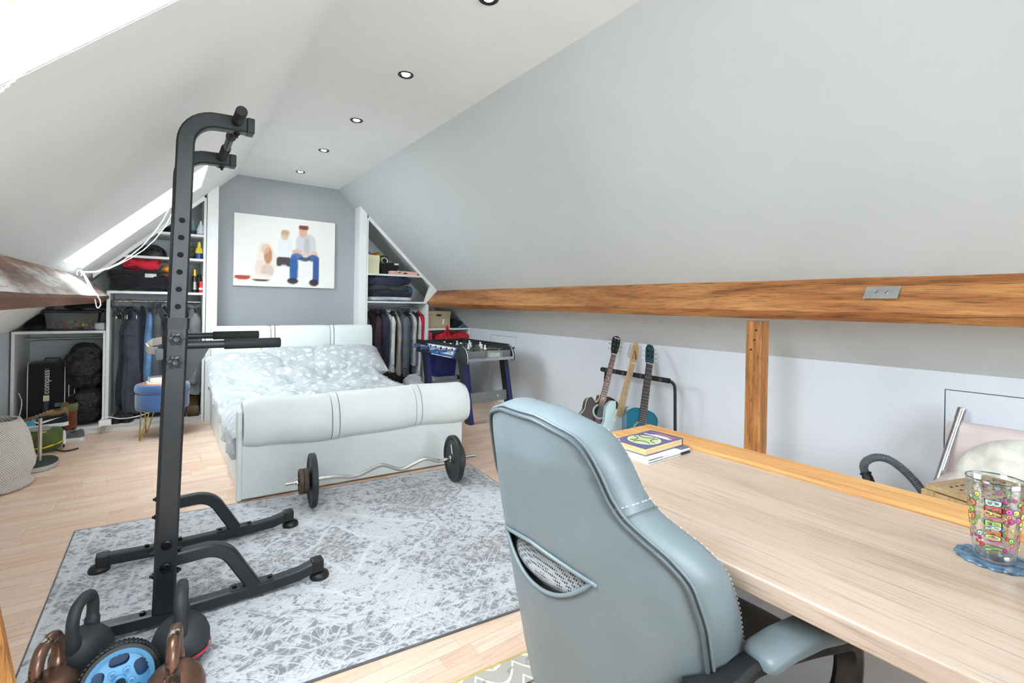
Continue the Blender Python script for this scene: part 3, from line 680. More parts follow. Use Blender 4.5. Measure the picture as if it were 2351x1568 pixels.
# ================================================================== PULL-UP AND DIP TOWER
BOLT = mat((20, 21, 23), .35, .6, .05, 20, 0, 60, 'black_bolt')
tw = thing('pull_up_tower', 'matt black steel pull-up and dip tower standing on the grey rug', 'exercise equipment', (0, 0, .008))
def twb(name, mb, m=BLACK, par=tw, **k): return mb.build(name, m, par, **k)
YN, YFR = 2.26, 2.87
LEAN = .026
def ux(z): return .017+LEAN*z
for y in (YN, YFR):
    n_ = 1 if y == YN else -1
    # base runner with slightly raised ends
    twb('base_runner', MB().bar([(-.19, y, .047), (.0, y, .036), (.40, y, .036), (.50, y, .042), (.565, y, .058)], .048, .048, (0, 0, 1)), smooth=30)
    for x, z in ((-.205, .047), (.578, .060)):
        cp = twb('end_cap', MB().cbox((x, y, z), (.05, .055, .055)), BLK, bevel=.006)
        MB().lathe([(0, -.008), (.04, -.008), (.042, .0), (.036, .014), (.02, .022), (0, .022)], 20, Matrix.Translation((x-.012*(1 if x < 0 else -1), y, .008))).build('rubber_foot', BLK, cp, smooth=50)
    # upright: outer lower tube, inner upper tube that bends into the arm
    twb('lower_upright', MB().bar([(ux(.06), y, .06), (ux(1.16), y, 1.16)], .072, .066, (0, 1, 0)), smooth=30)
    col = twb('collar', MB().bar([(ux(1.135), y, 1.13), (ux(1.17), y, 1.172)], .078, .072, (0, 1, 0)), BLK, smooth=30)
    top = 1.955; r = .105; cxx = ux(1.85)+r
    pts = [(ux(1.10), y, 1.10), (ux(1.5), y, 1.5), (ux(1.83), y, top-r)]+[(cxx-r*math.cos(a), y, top-r+r*math.sin(a)) for a in [PI/2*i/9 for i in range(1, 10)]]+[(.215, y, top+.002), (.272, y, top+.004)]
    twb('upper_upright', MB().bar(pts, .06, .055, (0, 1, 0)), smooth=30)
    twb('arm_cap', MB().cbox((.284, y, top+.004), (.03, .064, .062)), BLK, bevel=.005)
    for zz in [1.215+.066*k for k in range(6)]:
        twb('adjustment_hole', MB().lathe([(0, -.0005), (.0105, -.0005), (.0105, .0012), (0, .0012)], 14, basis((ux(zz), y-.0282, zz), (1, 0, 0), (0, -1, 0))), mat((8, 8, 9), .9))
    # front brace
    rr = .11
    bp = [(ux(.25)+.03, y, .245), (.14, y, .247)]+[(.15+rr*math.sin(a)*1.0, y, .247-rr+rr*math.cos(a)) for a in [math.radians(6*i) for i in range(1, 11)]]
    lx, lz = bp[-1][0], bp[-1][2]; bp += [(lx+(lz-.055)/math.tan(math.radians(60)), y, .055)]
    twb('brace', MB().bar(bp, .05, .05, (0, 1, 0)), smooth=30)
    fx = bp[-1][0]
    twb('brace_plate', MB().box((fx-.085, y-.024, .059), (fx+.075, y+.024, .065)), bevel=.001)
    for x in (fx-.07, fx+.062, -.045, .085): 
        twb('bolt', MB().lathe([(.0, 0), (.014, 0), (.014, .003), (.009, .004), (.009, .011), (.0, .012)], 12, Matrix.Translation((x, y, .060))), BOLT, smooth=40)
    for z in (.315, .23):
        twb('bolt', MB().lathe([(.0, 0), (.019, 0), (.018, .004), (.011, .006), (.010, .003), (.0, .003)], 18, basis((ux(z), y-.033, z), (1, 0, 0), (0, -1, 0))), BOLT, smooth=40)
        for sgn in (-1, 1):
            twb('bolt', MB().lathe([(.0, 0), (.011, 0), (.011, .006), (.006, .007), (.006, .014), (0, .014)], 12, basis((ux(z)+sgn*.036, y, z-.035), (0, 1, 0), (sgn, 0, 0))), BOLT, smooth=40)
    # dip handle with padded grip, gusset plate and star knobs
    zh = 1.065 if y == YN else 1.062
    twb('dip_handle', MB().tube([(ux(zh)+.03, y, zh), (.40, y, zh)], .0155, 16), smooth=40)
    twb('dip_grip', MB().lathe([(0, 0), (.019, 0), (.021, .003), (.021, .204), (.0185, .208), (0, .208)], 18, basis((.205 if y == YN else .21, y, zh), (0, 0, 1), (1, 0, 0))), plastic((24, 26, 28), .7), smooth=50)
    twb('gusset_plate', MB().prism([(ux(zh)+.03, zh-.012), (.155, zh-.012), (.145, zh-.03), (ux(zh)+.045, zh-.135), (ux(zh)+.03, zh-.14)], y-.003, y+.003, 'y'))
    for zz in (1.092, 1.005):
        star = [((.024+.0035*math.cos(6*a))*math.cos(a), (.024+.0035*math.cos(6*a))*math.sin(a)) for a in [2*PI*i/48 for i in range(48)]]
        kb = MB(); Mk = basis((ux(zz), y-.033, zz), (1, 0, 0), (0, -1, 0))
        kb.rings([[(a*k, b*k, z) for a, b in star] for k, z in ((.4, 0), (.9, .004), (1, .009), (.96, .016), (.6, .019), (.42, .013), (.2, .012))], True, True, Mk)
        twb('star_knob', kb, plastic((46, 52, 57), .35), smooth=40)
# steel cradle hook at the rear of the near upright
jh = MB(); 
for pts in ([(ux(1.1)-.03, YN+.02, 1.10), (-.065, YN+.01, 1.095), (-.075, YN, 1.075), (-.07, YN-.01, 1.06), (-.03, YN-.02, 1.058)],): jh.bar(pts, .05, .004, (0, 1, 0), .1)
J = [PY(u, v, YN+d) for u, v, d in ((372, 773, .0), (350, 777, .015), (334, 788, .02), (340, 796, .0), (360, 797, -.02), (365, 806, -.02))]
jm = MB(); jm.rings([[p+Vector((0, 0, 0)), p+Vector((0, 0, -.028)), p+Vector((.003, .003, -.028)), p+Vector((.003, .003, 0))] for p in [j-Vector((0, 0, .008)) for j in J]])
twb('cradle_hook', jm, metal((214, 212, 206), .3))
twb('hook_pad', MB().blob((J[4].x+.008, YN-.028, J[4].z-.035), (.013, .006, .023), .4, .4, 20, 10), plastic((70, 80, 86), .5), smooth=60)
# cross members and the pull-up bar
for z in (.275,): twb('cross_member', MB().bar([(ux(z), YN+.033, z), (ux(z), YFR-.033, z)], .05, .05, (0, 0, 1)), smooth=30)
twb('rear_cross_member', MB().bar([(ux(1.05)-.005, YN+.033, 1.05), (ux(1.05)-.005, YFR-.033, 1.05)], .03, .05, (0, 0, 1)), smooth=30)
bz = 1.966
twb('pull_up_bar', MB().tube([(.232, YN-.16, bz), (.24, YFR+.12, bz-.005)], .0155, 16), smooth=40)
for y0, y1 in ((YN-.165, YN-.045), (YN+.05, YN+.20), (YFR-.22, YFR-.04), (YFR+.035, YFR+.125)):
    twb('bar_grip', MB().lathe([(0, 0), (.018, 0), (.0205, .003), (.0205, y1-y0-.003), (.018, y1-y0), (0, y1-y0)], 18, basis((.236, y0, bz-.002), (1, 0, 0), (0, 1, 0))), plastic((24, 26, 28), .7), smooth=50)
for y in (YN, YFR): twb('bolt', MB().lathe([(0, 0), (.012, 0), (.012, .006), (.006, .008), (.006, .018), (0, .018)], 12, basis((.237, y, 1.925), (1, 0, 0), (0, 0, -1))), BOLT, smooth=40)
twb('rating_sticker', MB().box((-.125, YN-.02, .0605), (-.06, YN+.004, .0610)), mat((78, 80, 84), .6))
# ================================================================== KETTLEBELLS AND AB WHEEL
def kettlebell(loc, rz, s_, m, label, stripe=None, wear=None):
    t = thing('kettlebell', label, 'kettlebell', (loc[0], loc[1], .0085), rz, 'kettlebells beside the workout tower')
    pr_ = [(0.0, 0), (.045, 0), (.056, .008), (.073, .035), (.081, .068), (.080, .095), (.070, .122), (.054, .142), (.036, .152), (0.0, .155)]
    MB().lathe([(r*s_, z*s_) for r, z in pr_], 36).build('bell', m, t, smooth=70)
    h = [(-.050, 0, .115), (-.056, 0, .150), (-.060, 0, .185), (-.057, 0, .215), (-.042, 0, .240), (-.018, 0, .250), (.018, 0, .250), (.042, 0, .240), (.057, 0, .215), (.060, 0, .185), (.056, 0, .150), (.050, 0, .115)]
    # smooth handle
    hp = []
    for i in range(len(h)-1):
        p0, p1, p2, p3 = [Vector(h[max(0, min(len(h)-1, i+k))]) for k in (-1, 0, 1, 2)]
        for k in range(4):
            u = k/4; hp.append(.5*((2*p1)+(-p0+p2)*u+(2*p0-5*p1+4*p2-p3)*u*u+(-p0+3*p1-3*p2+p3)*u**3)*s_)
    hp.append(Vector(h[-1])*s_)
    MB().tube(hp, [.0165*s_*(1.25 if i < 6 or i > len(hp)-7 else 1.0) for i in range(len(hp))], 14, up=(0, 1, 0)).build('handle', wear or m, t, smooth=70)
    if stripe: MB().lathe([(.0805*s_, .048*s_), (.0825*s_, .050*s_), (.0835*s_, .055*s_), (.0822*s_, .059*s_)], 36, cap=False).build('colour_stripe', stripe, t, smooth=70)
    return t
KBK = mat((44, 48, 50), .6, 0, .12, 12, .25, 90, 'vinyl_black'); 
def copper(worn):
    s = NT('worn_copper_paint'); v = s.coord(); n = s.noise(v, 22, 6, .65)
    c = s.ramp(s.noise(v, 5, 3), [(.3, (112, 84, 70)), (.7, (136, 104, 88))])
    if worn: c = s.mix(s.ramp(n, [(.54, (0, 0, 0)), (.58, (255, 255, 255))]), c, (52, 48, 46)); c = s.mix(s.ramp(s.noise(s.coord(loc=(4, 2, 1)), 26, 6, .65), [(.60, (0, 0, 0)), (.63, (255, 255, 255))]), c, (216, 208, 200))
    s.color(c); s.p(Roughness=.33, Metallic=.75); s.bump(n, .12, .003); return s.m
kettlebell((.066, 1.975), 1.48, 1.05, KBK, 'black vinyl kettlebell with a thin red stripe round its base', plastic((196, 40, 58), .4))
kettlebell((-.196, 2.085), 1.25, 1.03, KBK, 'plain black vinyl kettlebell at the rug edge, beside the ab wheel')
cb_, cw_ = copper(False), copper(True)
kettlebell((-.255, 1.905), 1.3, .98, cb_, 'copper painted kettlebell at the rug edge, with lightly worn handle', None, cw_)
kettlebell((.043, 1.735), 1.45, 1.0, cb_, 'copper painted kettlebell in front of the red-striped one, its handle heavily chipped', None, cw_)
Mw = basis((-.09, 1.845, .0365), (1, .1, 0), (.10, -.95, .28))
Mw = Matrix.Translation((0, 0, .0)) @ Mw
ab = thing('ab_wheel', 'ab roller wheel with black treaded tyre and blue spoked hub', 'ab wheel', M=Matrix.Translation((0, 0, .072)) @ Mw)
RW = .098
BLU = plastic((92, 160, 206), .4)
MB().lathe([(RW*.86, -.040), (RW*.97, -.040), (RW, -.034), (RW, .012), (RW*.97, .018), (RW*.86, .018)], 48, cap=False).build('tyre', BLK, ab, smooth=40)
tm = MB()
for k in range(54):
    for sg in (-3, -2, -1, 0):
        tm.cbox((RW+.001, 0, sg*.012+.006), (.005, .0068, .0092), Matrix.Rotation(2*PI*(k+.25*(sg % 2))/54, 4, 'Z'))
tm.build('tread_blocks', BLK, ab)
hub = MB(); hub.lathe([(RW*.72, .008), (RW*.74, .015), (RW*.86, .019), (RW*.88, .015), (RW*.88, -.014), (RW*.72, -.01)], 48, cap=False)
hub.build('hub_rim', BLU, ab, smooth=40)
sp = MB()
ns, nr_ = 260, 34
def webz(r): return lerp(.010, .004, r)
inside = lambda r, a: any((((r-.60)/.20)**2+((((a-c+PI) % (2*PI))-PI)*r/.26)**2) < 1 for c in [2*PI*i/5+.31 for i in range(5)])
for i in range(ns):
    for j in range(nr_):
        r0, r1 = lerp(.16, .75, j/nr_), lerp(.16, .75, (j+1)/nr_); a0, a1 = 2*PI*i/ns, 2*PI*(i+1)/ns
        if inside((r0+r1)/2, (a0+a1)/2): continue
        Q = [(r*RW*math.cos(a), r*RW*math.sin(a), webz(r)) for r, a in ((r0, a0), (r1, a0), (r1, a1), (r0, a1))]
        sp.add(Q+[(x, y, z-.008) for x, y, z in Q], [(0, 1, 2, 3), (7, 6, 5, 4), (0, 4, 5, 1), (1, 5, 6, 2), (2, 6, 7, 3), (3, 7, 4, 0)])
sp.build('spoked_web', BLU, ab)
MB().lathe([(0, -.016), (RW*.8, -.016), (RW*.8, -.020), (0, -.020)], 40).build('hub_back', plastic((34, 74, 116), .5), ab)
for k in range(5):
    a = 2*PI*k/5+.94; c = (.30*RW*math.cos(a), .30*RW*math.sin(a), 0)
    MB().lathe([(.004, .008), (.0095, .009), (.0085, .015), (.0045, .0155), (.004, .010)], 16, Matrix.Translation(c), cap=False).build('hub_boss', BLU, ab, smooth=40)
    a2 = 2*PI*k/5+.31
    for d in (-.24, -.08, .08, .24): MB().lathe([(0, .004), (.004, .004), (.0035, .012), (0, .0125)], 10, Matrix.Translation((.80*.93*RW*math.cos(a2+d*1.2), .80*.93*RW*math.sin(a2+d*1.2), .001))).build('hub_pin', BLU, ab, smooth=40)
MB().lathe([(0, .0), (.018, .006), (.017, .02), (.0125, .024), (.0125, .05), (0, .05)], 18).build('hub_cap', BLU, ab, smooth=40)
gr = MB(); gr.lathe([(0, .03)]+[(.0125+.0018*(k % 2), .034+.006*k) for k in range(14)]+[(.010, .12), (0, .12)], 18); gr.build('grip', BLK, ab, smooth=50)
MB().lathe([(0, -.03)]+[(.0125+.0018*(k % 2), -.034-.005*k) for k in range(8)]+[(.0, -.072)], 18).build('grip', BLK, ab, smooth=50)
# ================================================================== CURL BARBELL
pa, pb = Vector((.753, 3.075, .166)), Vector((1.672, 2.968, .166)); dr = (pb-pa).normalized()
Mb = basis(pa, dr, (0, 0, 1)) if False else Matrix.Translation(pa) @ Matrix.Rotation(math.atan2(dr.y, dr.x), 4, 'Z')
bb = thing('curl_barbell', 'chrome zigzag curl barbell with iron plates, leaning at the bed foot', 'barbell', M=Matrix.Translation((0, 0, -.158)) @ Mb)
ZC = .158; LB = (pb-pa).length
zig = [(-.15, 0), (.085, 0), (.155, -.004), (.235, -.022), (.275, -.018), (.40, .030), (.435, .030), (.535, -.022), (.575, -.022), (.70, .030), (.73, .030), (.825, -.01), (.86, 0), (1.09, 0)]
zz = []
P2 = [Vector((x, 0, ZC+z*.9)) for x, z in zig]
for i, p in enumerate(P2):
    if 0 < i < len(P2)-1:
        zz += [p.lerp(P2[i-1], min(.3, .018/(p-P2[i-1]).length)), p.lerp(P2[i+1], min(.3, .018/(p-P2[i+1]).length))]
    else: zz.append(p)
MB().tube(zz, .0125, 14, up=(0, 1, 0)).build('bar', metal((205, 203, 200), .18), bb, smooth=60)
IRON = mat((44, 48, 50), .45, .3, .15, 14, .3, 60, 'cast_iron'); RUST = mat((86, 72, 62), .6, .3, .2, 14, .3, 60, 'rusty_iron')
def plate(x, R, w, m, sgn):
    p_ = MB().lathe([(.0145, -w*.5), (.035, -w*.5), (.04, -w*.32), (R*.82, -w*.32), (R*.87, -w*.5), (R*.97, -w*.5), (R, -w*.38), (R, w*.38), (R*.97, w*.5), (R*.87, w*.5), (R*.82, w*.32), (.04, w*.32), (.035, w*.5), (.0145, w*.5)], 44, basis((x, 0, ZC), (0, 0, 1), (1, 0, 0)), cap=False)
    return p_.build('weight_plate', m, bb, smooth=35)
plate(0, .158, .034, IRON, -1); plate(-.036, .074, .026, RUST, -1); plate(-.063, .074, .024, RUST, -1)
plate(LB, .158, .034, IRON, 1); plate(LB+.035, .10, .030, RUST, 1)
pl_ = MB().box((-.0165, .028, .03), (-.0158, .048, .115), Matrix.Translation((LB, -.06, ZC)) @ Matrix.Rotation(-.35, 4, 'X')); pl_.build('plate_sticker', mat((214, 212, 200), .7), bb)
for x in (-.085, LB+.06):
    c_ = MB().lathe([(.013, -.010), (.021, -.010), (.024, 0), (.021, .010), (.013, .010)], 18, basis((x, 0, ZC), (0, 0, 1), (1, 0, 0)), cap=False).build('spin_collar', CHROME, bb, smooth=40)
    st = MB()
    for k in range(6): st.cbox((0, .025, 0), (.012, .012, .010), Matrix.Translation((x, 0, ZC)) @ Matrix.Rotation(k*PI/3, 4, 'X'))
    st.build('collar_lug', CHROME, c_, bevel=.003)
th = MB()
for x0, x1 in ((-.15, -.1), (LB+.08, 1.09)):
    n = int((x1-x0)/.004)
    for k in range(n): th.lathe([(.0125, 0), (.0138, .001), (.0125, .002)], 12, basis((x0+k*.004, 0, ZC), (0, 0, 1), (1, 0, 0)), cap=False)
th.build('bar_thread', CHROME, bb, smooth=60)
for x in (.022, LB-.024): MB().lathe([(.0125, -.006), (.022, -.006), (.022, .006), (.0125, .006)], 6, basis((x, 0, ZC), (0, 0, 1), (1, 0, 0)), cap=False).build('inner_collar', CHROME, bb)
# leaning timber at the lower left
tl = thing('timber_board', 'orange-brown timber board standing at the edge of the grey rug', 'board', (-.335, 1.58, 0))
A, B = PY(-40, 1230, 1.55), PY(33, 1568, 1.55)
dv = (A-B).normalized(); bot = B-dv*(B.z/dv.z)
ll = tl.location
MB().bar([bot-ll+Vector((-.05, 0, 0)), A-ll+Vector((-.05, 0, 0))], .10, .03, (0, 1, 0), .1).build('plank', POSTW, tl, smooth=30)
# ================================================================== CLOTHES AND CLOSET CONTENTS
HANG = metal((150, 150, 152), .3)
def hook(root, z=0.0):
    MB().tube([(0, 0, -.02), (0, 0, .028), (0, .006, .045), (0, .022, .052), (0, .034, .044), (0, .035, .034)], .0018, 6).build('hanger_hook', HANG, root, smooth=60)
def garment(x, y, zrail, kind, col, label, length=.8, w=.07, depth=.20, rz=0.0, cat='jacket', group=None, name='hanging_jacket', extra=None, col2=None):
    """a garment on a hanger: local z=0 just under the rail, hanging down; thin in x, wide in y"""
    t = thing(name, label, cat, (x, y, zrail-.028), rz, group); hook(t)
    sd = x*13.7+y*3.1+length
    MB().bar([(0, -depth*.85, -.075), (0, -.03, -.03), (0, .03, -.03), (0, depth*.85, -.075)], .012, .02, (1, 0, 0), .2).build('hanger', plastic((40, 40, 42), .4), t, smooth=40)
    m = fabric(col)
    def body(z0, z1, wf, df, yc=lambda q: 0.0, xc=lambda q: 0.0, n=26, seg=28, m_=m, nm='cloth'):
        R = []
        for i in range(n+1):
            q = i/n; z = lerp(z0, z1, q); a, b = wf(q), df(q); ring = []
            for j in range(seg):
                th = 2*PI*j/seg; c, s_ = math.cos(th), math.sin(th)
                fold = 1+.22*q*math.sin(5*th+sd*3+2*q)+.12*math.sin(9*th+sd+q*3)*min(1, q*3)
                px = math.copysign(abs(c)**.8, c)*a*fold; py = math.copysign(abs(s_)**.7, s_)*b
                nn = noise.noise(Vector((px*9+sd, py*7, z*4)))*.012
                ring.append((xc(q)+px+nn, yc(q)+py, z+(.01*math.sin(4*th+sd) if i == n else 0)))
            R.append(ring)
        return MB().rings(R).build(nm, m_, t, smooth=60)
    if kind == 'trousers':
        body(-.055, -.055-length*.25, lambda q: w*(.35+.3*q), lambda q: depth*(.55+.1*q), nm='trouser_fold')
        for k in (-1, 1):
            body(-.05-length*.2, -.055-length+(.03 if k > 0 else 0), lambda q: w*(.55+.15*q), lambda q: depth*(.30), (lambda q, k=k: k*depth*(.28+.34*q)), (lambda q, k=k: k*.01*q), nm='trouser_leg')
    else:
        fm_ = lambda q: depth*prof([(0, .22), (.05, .45), (.13, .86), (.22, 1.0), (1, .92)], q)
        body(-.018, -.03-length, lambda q: w*prof([(0, .25), (.06, .45), (.16, .8), (.5, 1.0), (1, 1.12)], q), fm_, nm='cloth')
        if kind == 'jacket':
            for k in (-1, 1):
                body(-.085, -.085-length*.80, lambda q: w*(.62-.12*q)*min(1, .25+q*7), lambda q: depth*(.26-.05*q)*min(1, .3+q*7), (lambda q, k=k: k*depth*(.88+.10*math.sin(q*2.2))), (lambda q: -w*.25*q), n=18, seg=16, nm='sleeve')
            cm = MB().tube([(0, -.055, -.035), (w*.5, -.03, -.012), (w*.55, .02, -.008), (0, .055, -.02), (-w*.5, .02, -.008), (-w*.5, -.03, -.012), (0, -.055, -.035)], .016, 8)
            cm.build('collar', fabric(col2 or mul(col, .85)), t, smooth=60)
    return t
G1 = 'clothes on the rail by the stool'; yr = YF+.28
zr1 = 1.225
garment(-.255, yr-.02, zr1, 'trousers', (70, 72, 82), 'slate grey trousers hanging from the rail beside the bunch of empty hangers', 1.0, .10, .20, .35, 'trousers', G1, 'hanging_trousers')
garment(-.165, yr+.02, zr1, 'plain', (34, 38, 52), 'dark navy trousers hanging next to the slate grey pair', .85, .045, .17, .1, 'trousers', G1, 'hanging_trousers')
garment(-.115, yr-.05, zr1, 'plain', (96, 134, 176), 'light blue denim jeans on the rail behind the blue stool', .86, .04, .17, .12, 'jeans', G1, 'hanging_jeans')
garment(-.05, yr-.02, zr1, 'jacket', (84, 90, 92), 'mid grey cardigan hanging to one side of the blue jeans', .80, .05, .18, .1, 'cardigan', G1, 'hanging_cardigan')
garment(.02, yr+.04, zr1, 'plain', (52, 54, 62), 'dark charcoal trousers hanging behind the workout tower', .82, .05, .18, 0, 'trousers', G1, 'hanging_trousers')
garment(.13, yr+.02, zr1, 'plain', (26, 28, 32), 'black dress trousers hanging next to a grey hooded coat', .9, .06, .18, -.05, 'trousers', G1, 'hanging_trousers')
garment(.265, yr-.10, zr1, 'jacket', (112, 112, 114), 'grey hooded coat hanging at the bed end of the rail', .88, .085, .17, .1, 'coat', G1, 'hanging_coat')
garment(.19, yr+.0, zr1, 'plain', (20, 20, 24), 'black long-sleeved sweater squeezed against the grey hooded coat', .55, .05, .18, .0, 'sweater', G1, 'hanging_sweater')
bgm = thing('shoulder_bag', 'dark round shoulder bag hanging on the rail behind the workout tower', 'bag', (-.012, yr-.13, 1.185))
MB().blob((0, 0, -.10), (.045, .075, .075), .8, .8, 24, 14, .012, 9).build('bag_body', fabric((62, 62, 64)), bgm, smooth=70)
MB().tube([(0, -.04, -.05), (0, -.02, .02), (0, .02, .02), (0, .05, -.05)], .006, 8).build('bag_strap', fabric((48, 48, 50)), bgm, smooth=60)
for k in range(9):
    x = -.375+.018*k
    hgr = thing('clothes_hanger', 'empty dark wire clothes hanger in the bunch at the rail end', 'hanger', (x, yr-.05+.02*(k % 3), zr1-.028), .25*(k % 4)-.3, 'empty hangers bunched at the rail end'); hook(hgr)
    MB().tube([(0, 0, -.02), (0, .18, -.10), (0, .185, -.115), (0, -.185, -.115), (0, -.18, -.10), (0, 0, -.02)], .0026, 6).build('hanger_frame', plastic((34, 34, 38), .3), hgr, smooth=60)
    for sg in (-1, 1): MB().cbox((0, sg*.10, -.125), (.009, .02, .04)).build('clip', CHROME if k % 2 else BLK, hgr, bevel=.002)
G2 = 'clothes on the rail by the table football'; yr2 = YF+.25; z2 = 1.19
R2 = [(2.075, 'plain', (70, 72, 76), 'charcoal coat at the pillar end of the rail, behind the headboard corner', .7, .05, 'coat', 'hanging_coat', 0),
      (2.135, 'plain', (22, 22, 25), 'black waistcoat hanging beside the burgundy coat', .45, .05, 'waistcoat', 'hanging_waistcoat', 0),
      (2.225, 'jacket', (66, 48, 54), 'dark burgundy wool coat hanging close to the headboard', .84, .075, 'coat', 'hanging_coat', 0),
      (2.315, 'jacket', (44, 46, 60), 'dark navy blazer hanging between a burgundy coat and a white shirt', .78, .05, 'blazer', 'hanging_blazer', 0),
      (2.395, 'jacket', (228, 229, 233), 'white shirt with a loose sleeve hanging on the coat rail', .78, .055, 'shirt', 'hanging_shirt', .1),
      (2.455, 'plain', (30, 30, 33), 'black trousers hanging next to the white shirt', .72, .035, 'trousers', 'hanging_trousers', 0),
      (2.50, 'plain', (150, 144, 136), 'taupe chinos hanging beside the slate grey suit jacket', .82, .035, 'chinos', 'hanging_chinos', 0),
      (2.575, 'jacket', (92, 95, 106), 'slate grey suit jacket hanging in the middle of the coat rail', .84, .085, 'jacket', 'hanging_jacket', .12),
      (2.655, 'plain', (28, 30, 34), 'black jacket hanging on the far side of the slate grey suit', .88, .05, 'jacket', 'hanging_jacket', .1),
      (2.705, 'plain', (170, 176, 172), 'pale sage shirt hanging near the table football handles', .7, .035, 'shirt', 'hanging_shirt', 0),
      (2.75, 'plain', (80, 28, 38), 'maroon blouse hanging near the closet side panel', .42, .04, 'blouse', 'hanging_blouse', 0),
      (2.785, 'jacket', (204, 206, 216), 'pale lilac shirt trailing low by the table football', 1.0, .04, 'shirt', 'hanging_shirt', 0),
      (2.822, 'plain', (190, 30, 44), 'bright red vest on the last hanger of the coat rail', .42, .022, 'vest', 'hanging_vest', 0)]
for i, (x, kd, c, lb, ln, w, cat, nm, rz) in enumerate(R2):
    garment(x, yr2-.04+.03*((i*7) % 3)-.02*(i % 2), z2, kd, c, lb, ln, w, .185, rz, cat, G2, nm)
# --- soft goods on shelves
def soft(name, label, cat, loc, r, col, e=.45, e2=.5, amp=.02, ns=7, seed=0.0, rz=0.0, group=None, m=None, rough=None):
    mbs = MB().blob((0, 0, r[2]), r, e, e2, 64, 30, amp*1.5, ns, None, seed); hgt = r[2]
    for i_, v_ in enumerate(mbs.v):
        q_ = Vector(v_); d_ = (q_-Vector((0, 0, hgt))); k_ = min(1.0, d_.length/max(r)*1.2); d_.normalize()
        rg = 1-2*abs(noise.noise(Vector((q_.x*ns*1.1+seed, q_.y*ns*1.1, q_.z*ns*2.6+seed))))
        rg2 = 1-2*abs(noise.noise(Vector((q_.x*ns*2.3-seed, q_.y*ns*2.0, q_.z*ns*5))))
        q_ += d_*(amp*.75*rg+amp*.35*rg2)*k_; mbs.v[i_] = tuple(q_)
    o = mbs.build(name, m or fabric(col), None, smooth=75)
    zmin = min(v.co.z for v in o.data.vertices)
    for v in o.data.vertices: v.co.z -= zmin
    o.location = loc; o.rotation_euler = (0, 0, rz)
    return tag(o, label, cat, group)
ZA, ZB, ZCs = 1.3255, 1.6705, 1.9185
soft('folded_jacket', 'black folded jacket at the bottom of the pile on the shelf over the trousers', 'jacket', (-.17, 6.03, ZA), (.22, .15, .055), (34, 34, 38), .4, .45, .016, 8, 1.1)
soft('folded_jacket', 'black folded jacket with a pale tag, lying on another black jacket', 'jacket', (-.21, 6.03, ZA+.108), (.20, .14, .04), (40, 40, 44), .5, .5, .016, 9, 2.3)
tg = MB().box((-.14, 5.872, ZA+.135), (-.05, 5.876, ZA+.172)).build('clothing_tag', mat((206, 208, 206), .7), None); tag(tg, 'small white cloth tag showing on the folded black jackets', 'tag')
soft('folded_waterproof', 'bright red folded waterproof on top of the black jackets', 'waterproof', (-.17, 6.0, ZA+.186), (.13, .12, .045), (206, 40, 62), .6, .6, .024, 9, 3.7)
soft('dark_sweater', 'dark folded sweater lying behind the workout tower upright', 'sweater', (.06, 6.03, ZA), (.10, .14, .06), (30, 30, 33), .45, .5, .016, 9, 5.3)
soft('rust_cloth', 'rust red folded cloth lying on the dark sweater', 'cloth', (.055, 6.02, ZA+.12), (.10, .12, .022), (150, 44, 40), .5, .5, .01, 9, 5.9)
soft('orange_pouch', 'orange and yellow soft pouch beside the tall spray cans', 'pouch', (.10, 6.0, ZA+.165), (.10, .09, .032), (224, 150, 40), .7, .7, .018, 9, 6.4)
def bottle(loc, prof_, mats, label, name='bottle', cat='bottle', cap=None, group=None, pump=False, labelband=None):
    t = thing(name, label, cat, loc, 0, group)
    MB().lathe(prof_, 22).build('bottle_body', mats[0], t, smooth=40)
    if cap: MB().lathe(cap, 18).build('cap', mats[1], t, smooth=40)
    if labelband: MB().lathe(labelband, 22, cap=False).build('label_band', mats[2], t, smooth=60)
    if pump: MB().tube([(0, 0, pump), (0, 0, pump+.035), (-.02, -.015, pump+.037)], .004, 8).build('pump', mats[1], t, smooth=60)
    return t
def fall(u, v, y, z): p = PY(u, v, y); return (p.x, y, z)
bottle(fall(447, 660, 5.95, ZA), [(0, 0), (.026, 0), (.027, .005), (.027, .16), (.02, .172), (0, .172)], (plastic((26, 26, 28), .3), metal((206, 160, 60), .3), metal((150, 150, 150), .3)), 'tall black spray can with a gold neck and black cap', 'spray_can', 'spray can', [(0, .17), (.021, .17), (.021, .20), (.018, .20), (.018, .235), (0, .235)], None, False, [(.0275, .03), (.0275, .11)])
bottle(fall(457, 660, 6.02, ZA), [(0, 0), (.023, 0), (.024, .004), (.024, .15), (.017, .16), (0, .16)], (plastic((44, 46, 58), .3), plastic((30, 30, 34), .4)), 'slim dark blue spray can behind the red can', 'spray_can', 'spray can', [(0, .158), (.018, .158), (.018, .19), (0, .19)])
bottle(fall(462, 662, 5.93, ZA), [(0, 0), (.021, 0), (.022, .004), (.022, .085), (.017, .092), (0, .092)], (plastic((206, 40, 52), .3), plastic((226, 60, 60), .4), plastic((236, 236, 236), .4)), 'short red can with a white band at the shelf end', 'spray_can', 'can', [(0, .09), (.018, .09), (.017, .115), (0, .115)], None, False, [(.0225, .03), (.0225, .05)])
bottle(fall(457, 588, 5.95, ZB), [(0, 0), (.033, 0), (.036, .006), (.036, .05), (.034, .09), (.024, .12), (0, .122)], (plastic((228, 206, 70), .35), plastic((236, 214, 60), .4), plastic((40, 60, 130), .35)), 'yellow spray bottle with a blue lower label on the middle shelf', 'spray_bottle', 'bottle', [(0, .12), (.014, .12), (.017, .14), (.012, .178), (0, .18)], None, False, [(.0365, .004), (.0365, .06)])
cu = thing('glass_jar', 'teal blue candle jar in a dark holder on the top shelf', 'candle jar', fall(443, 531, 5.96, ZCs))
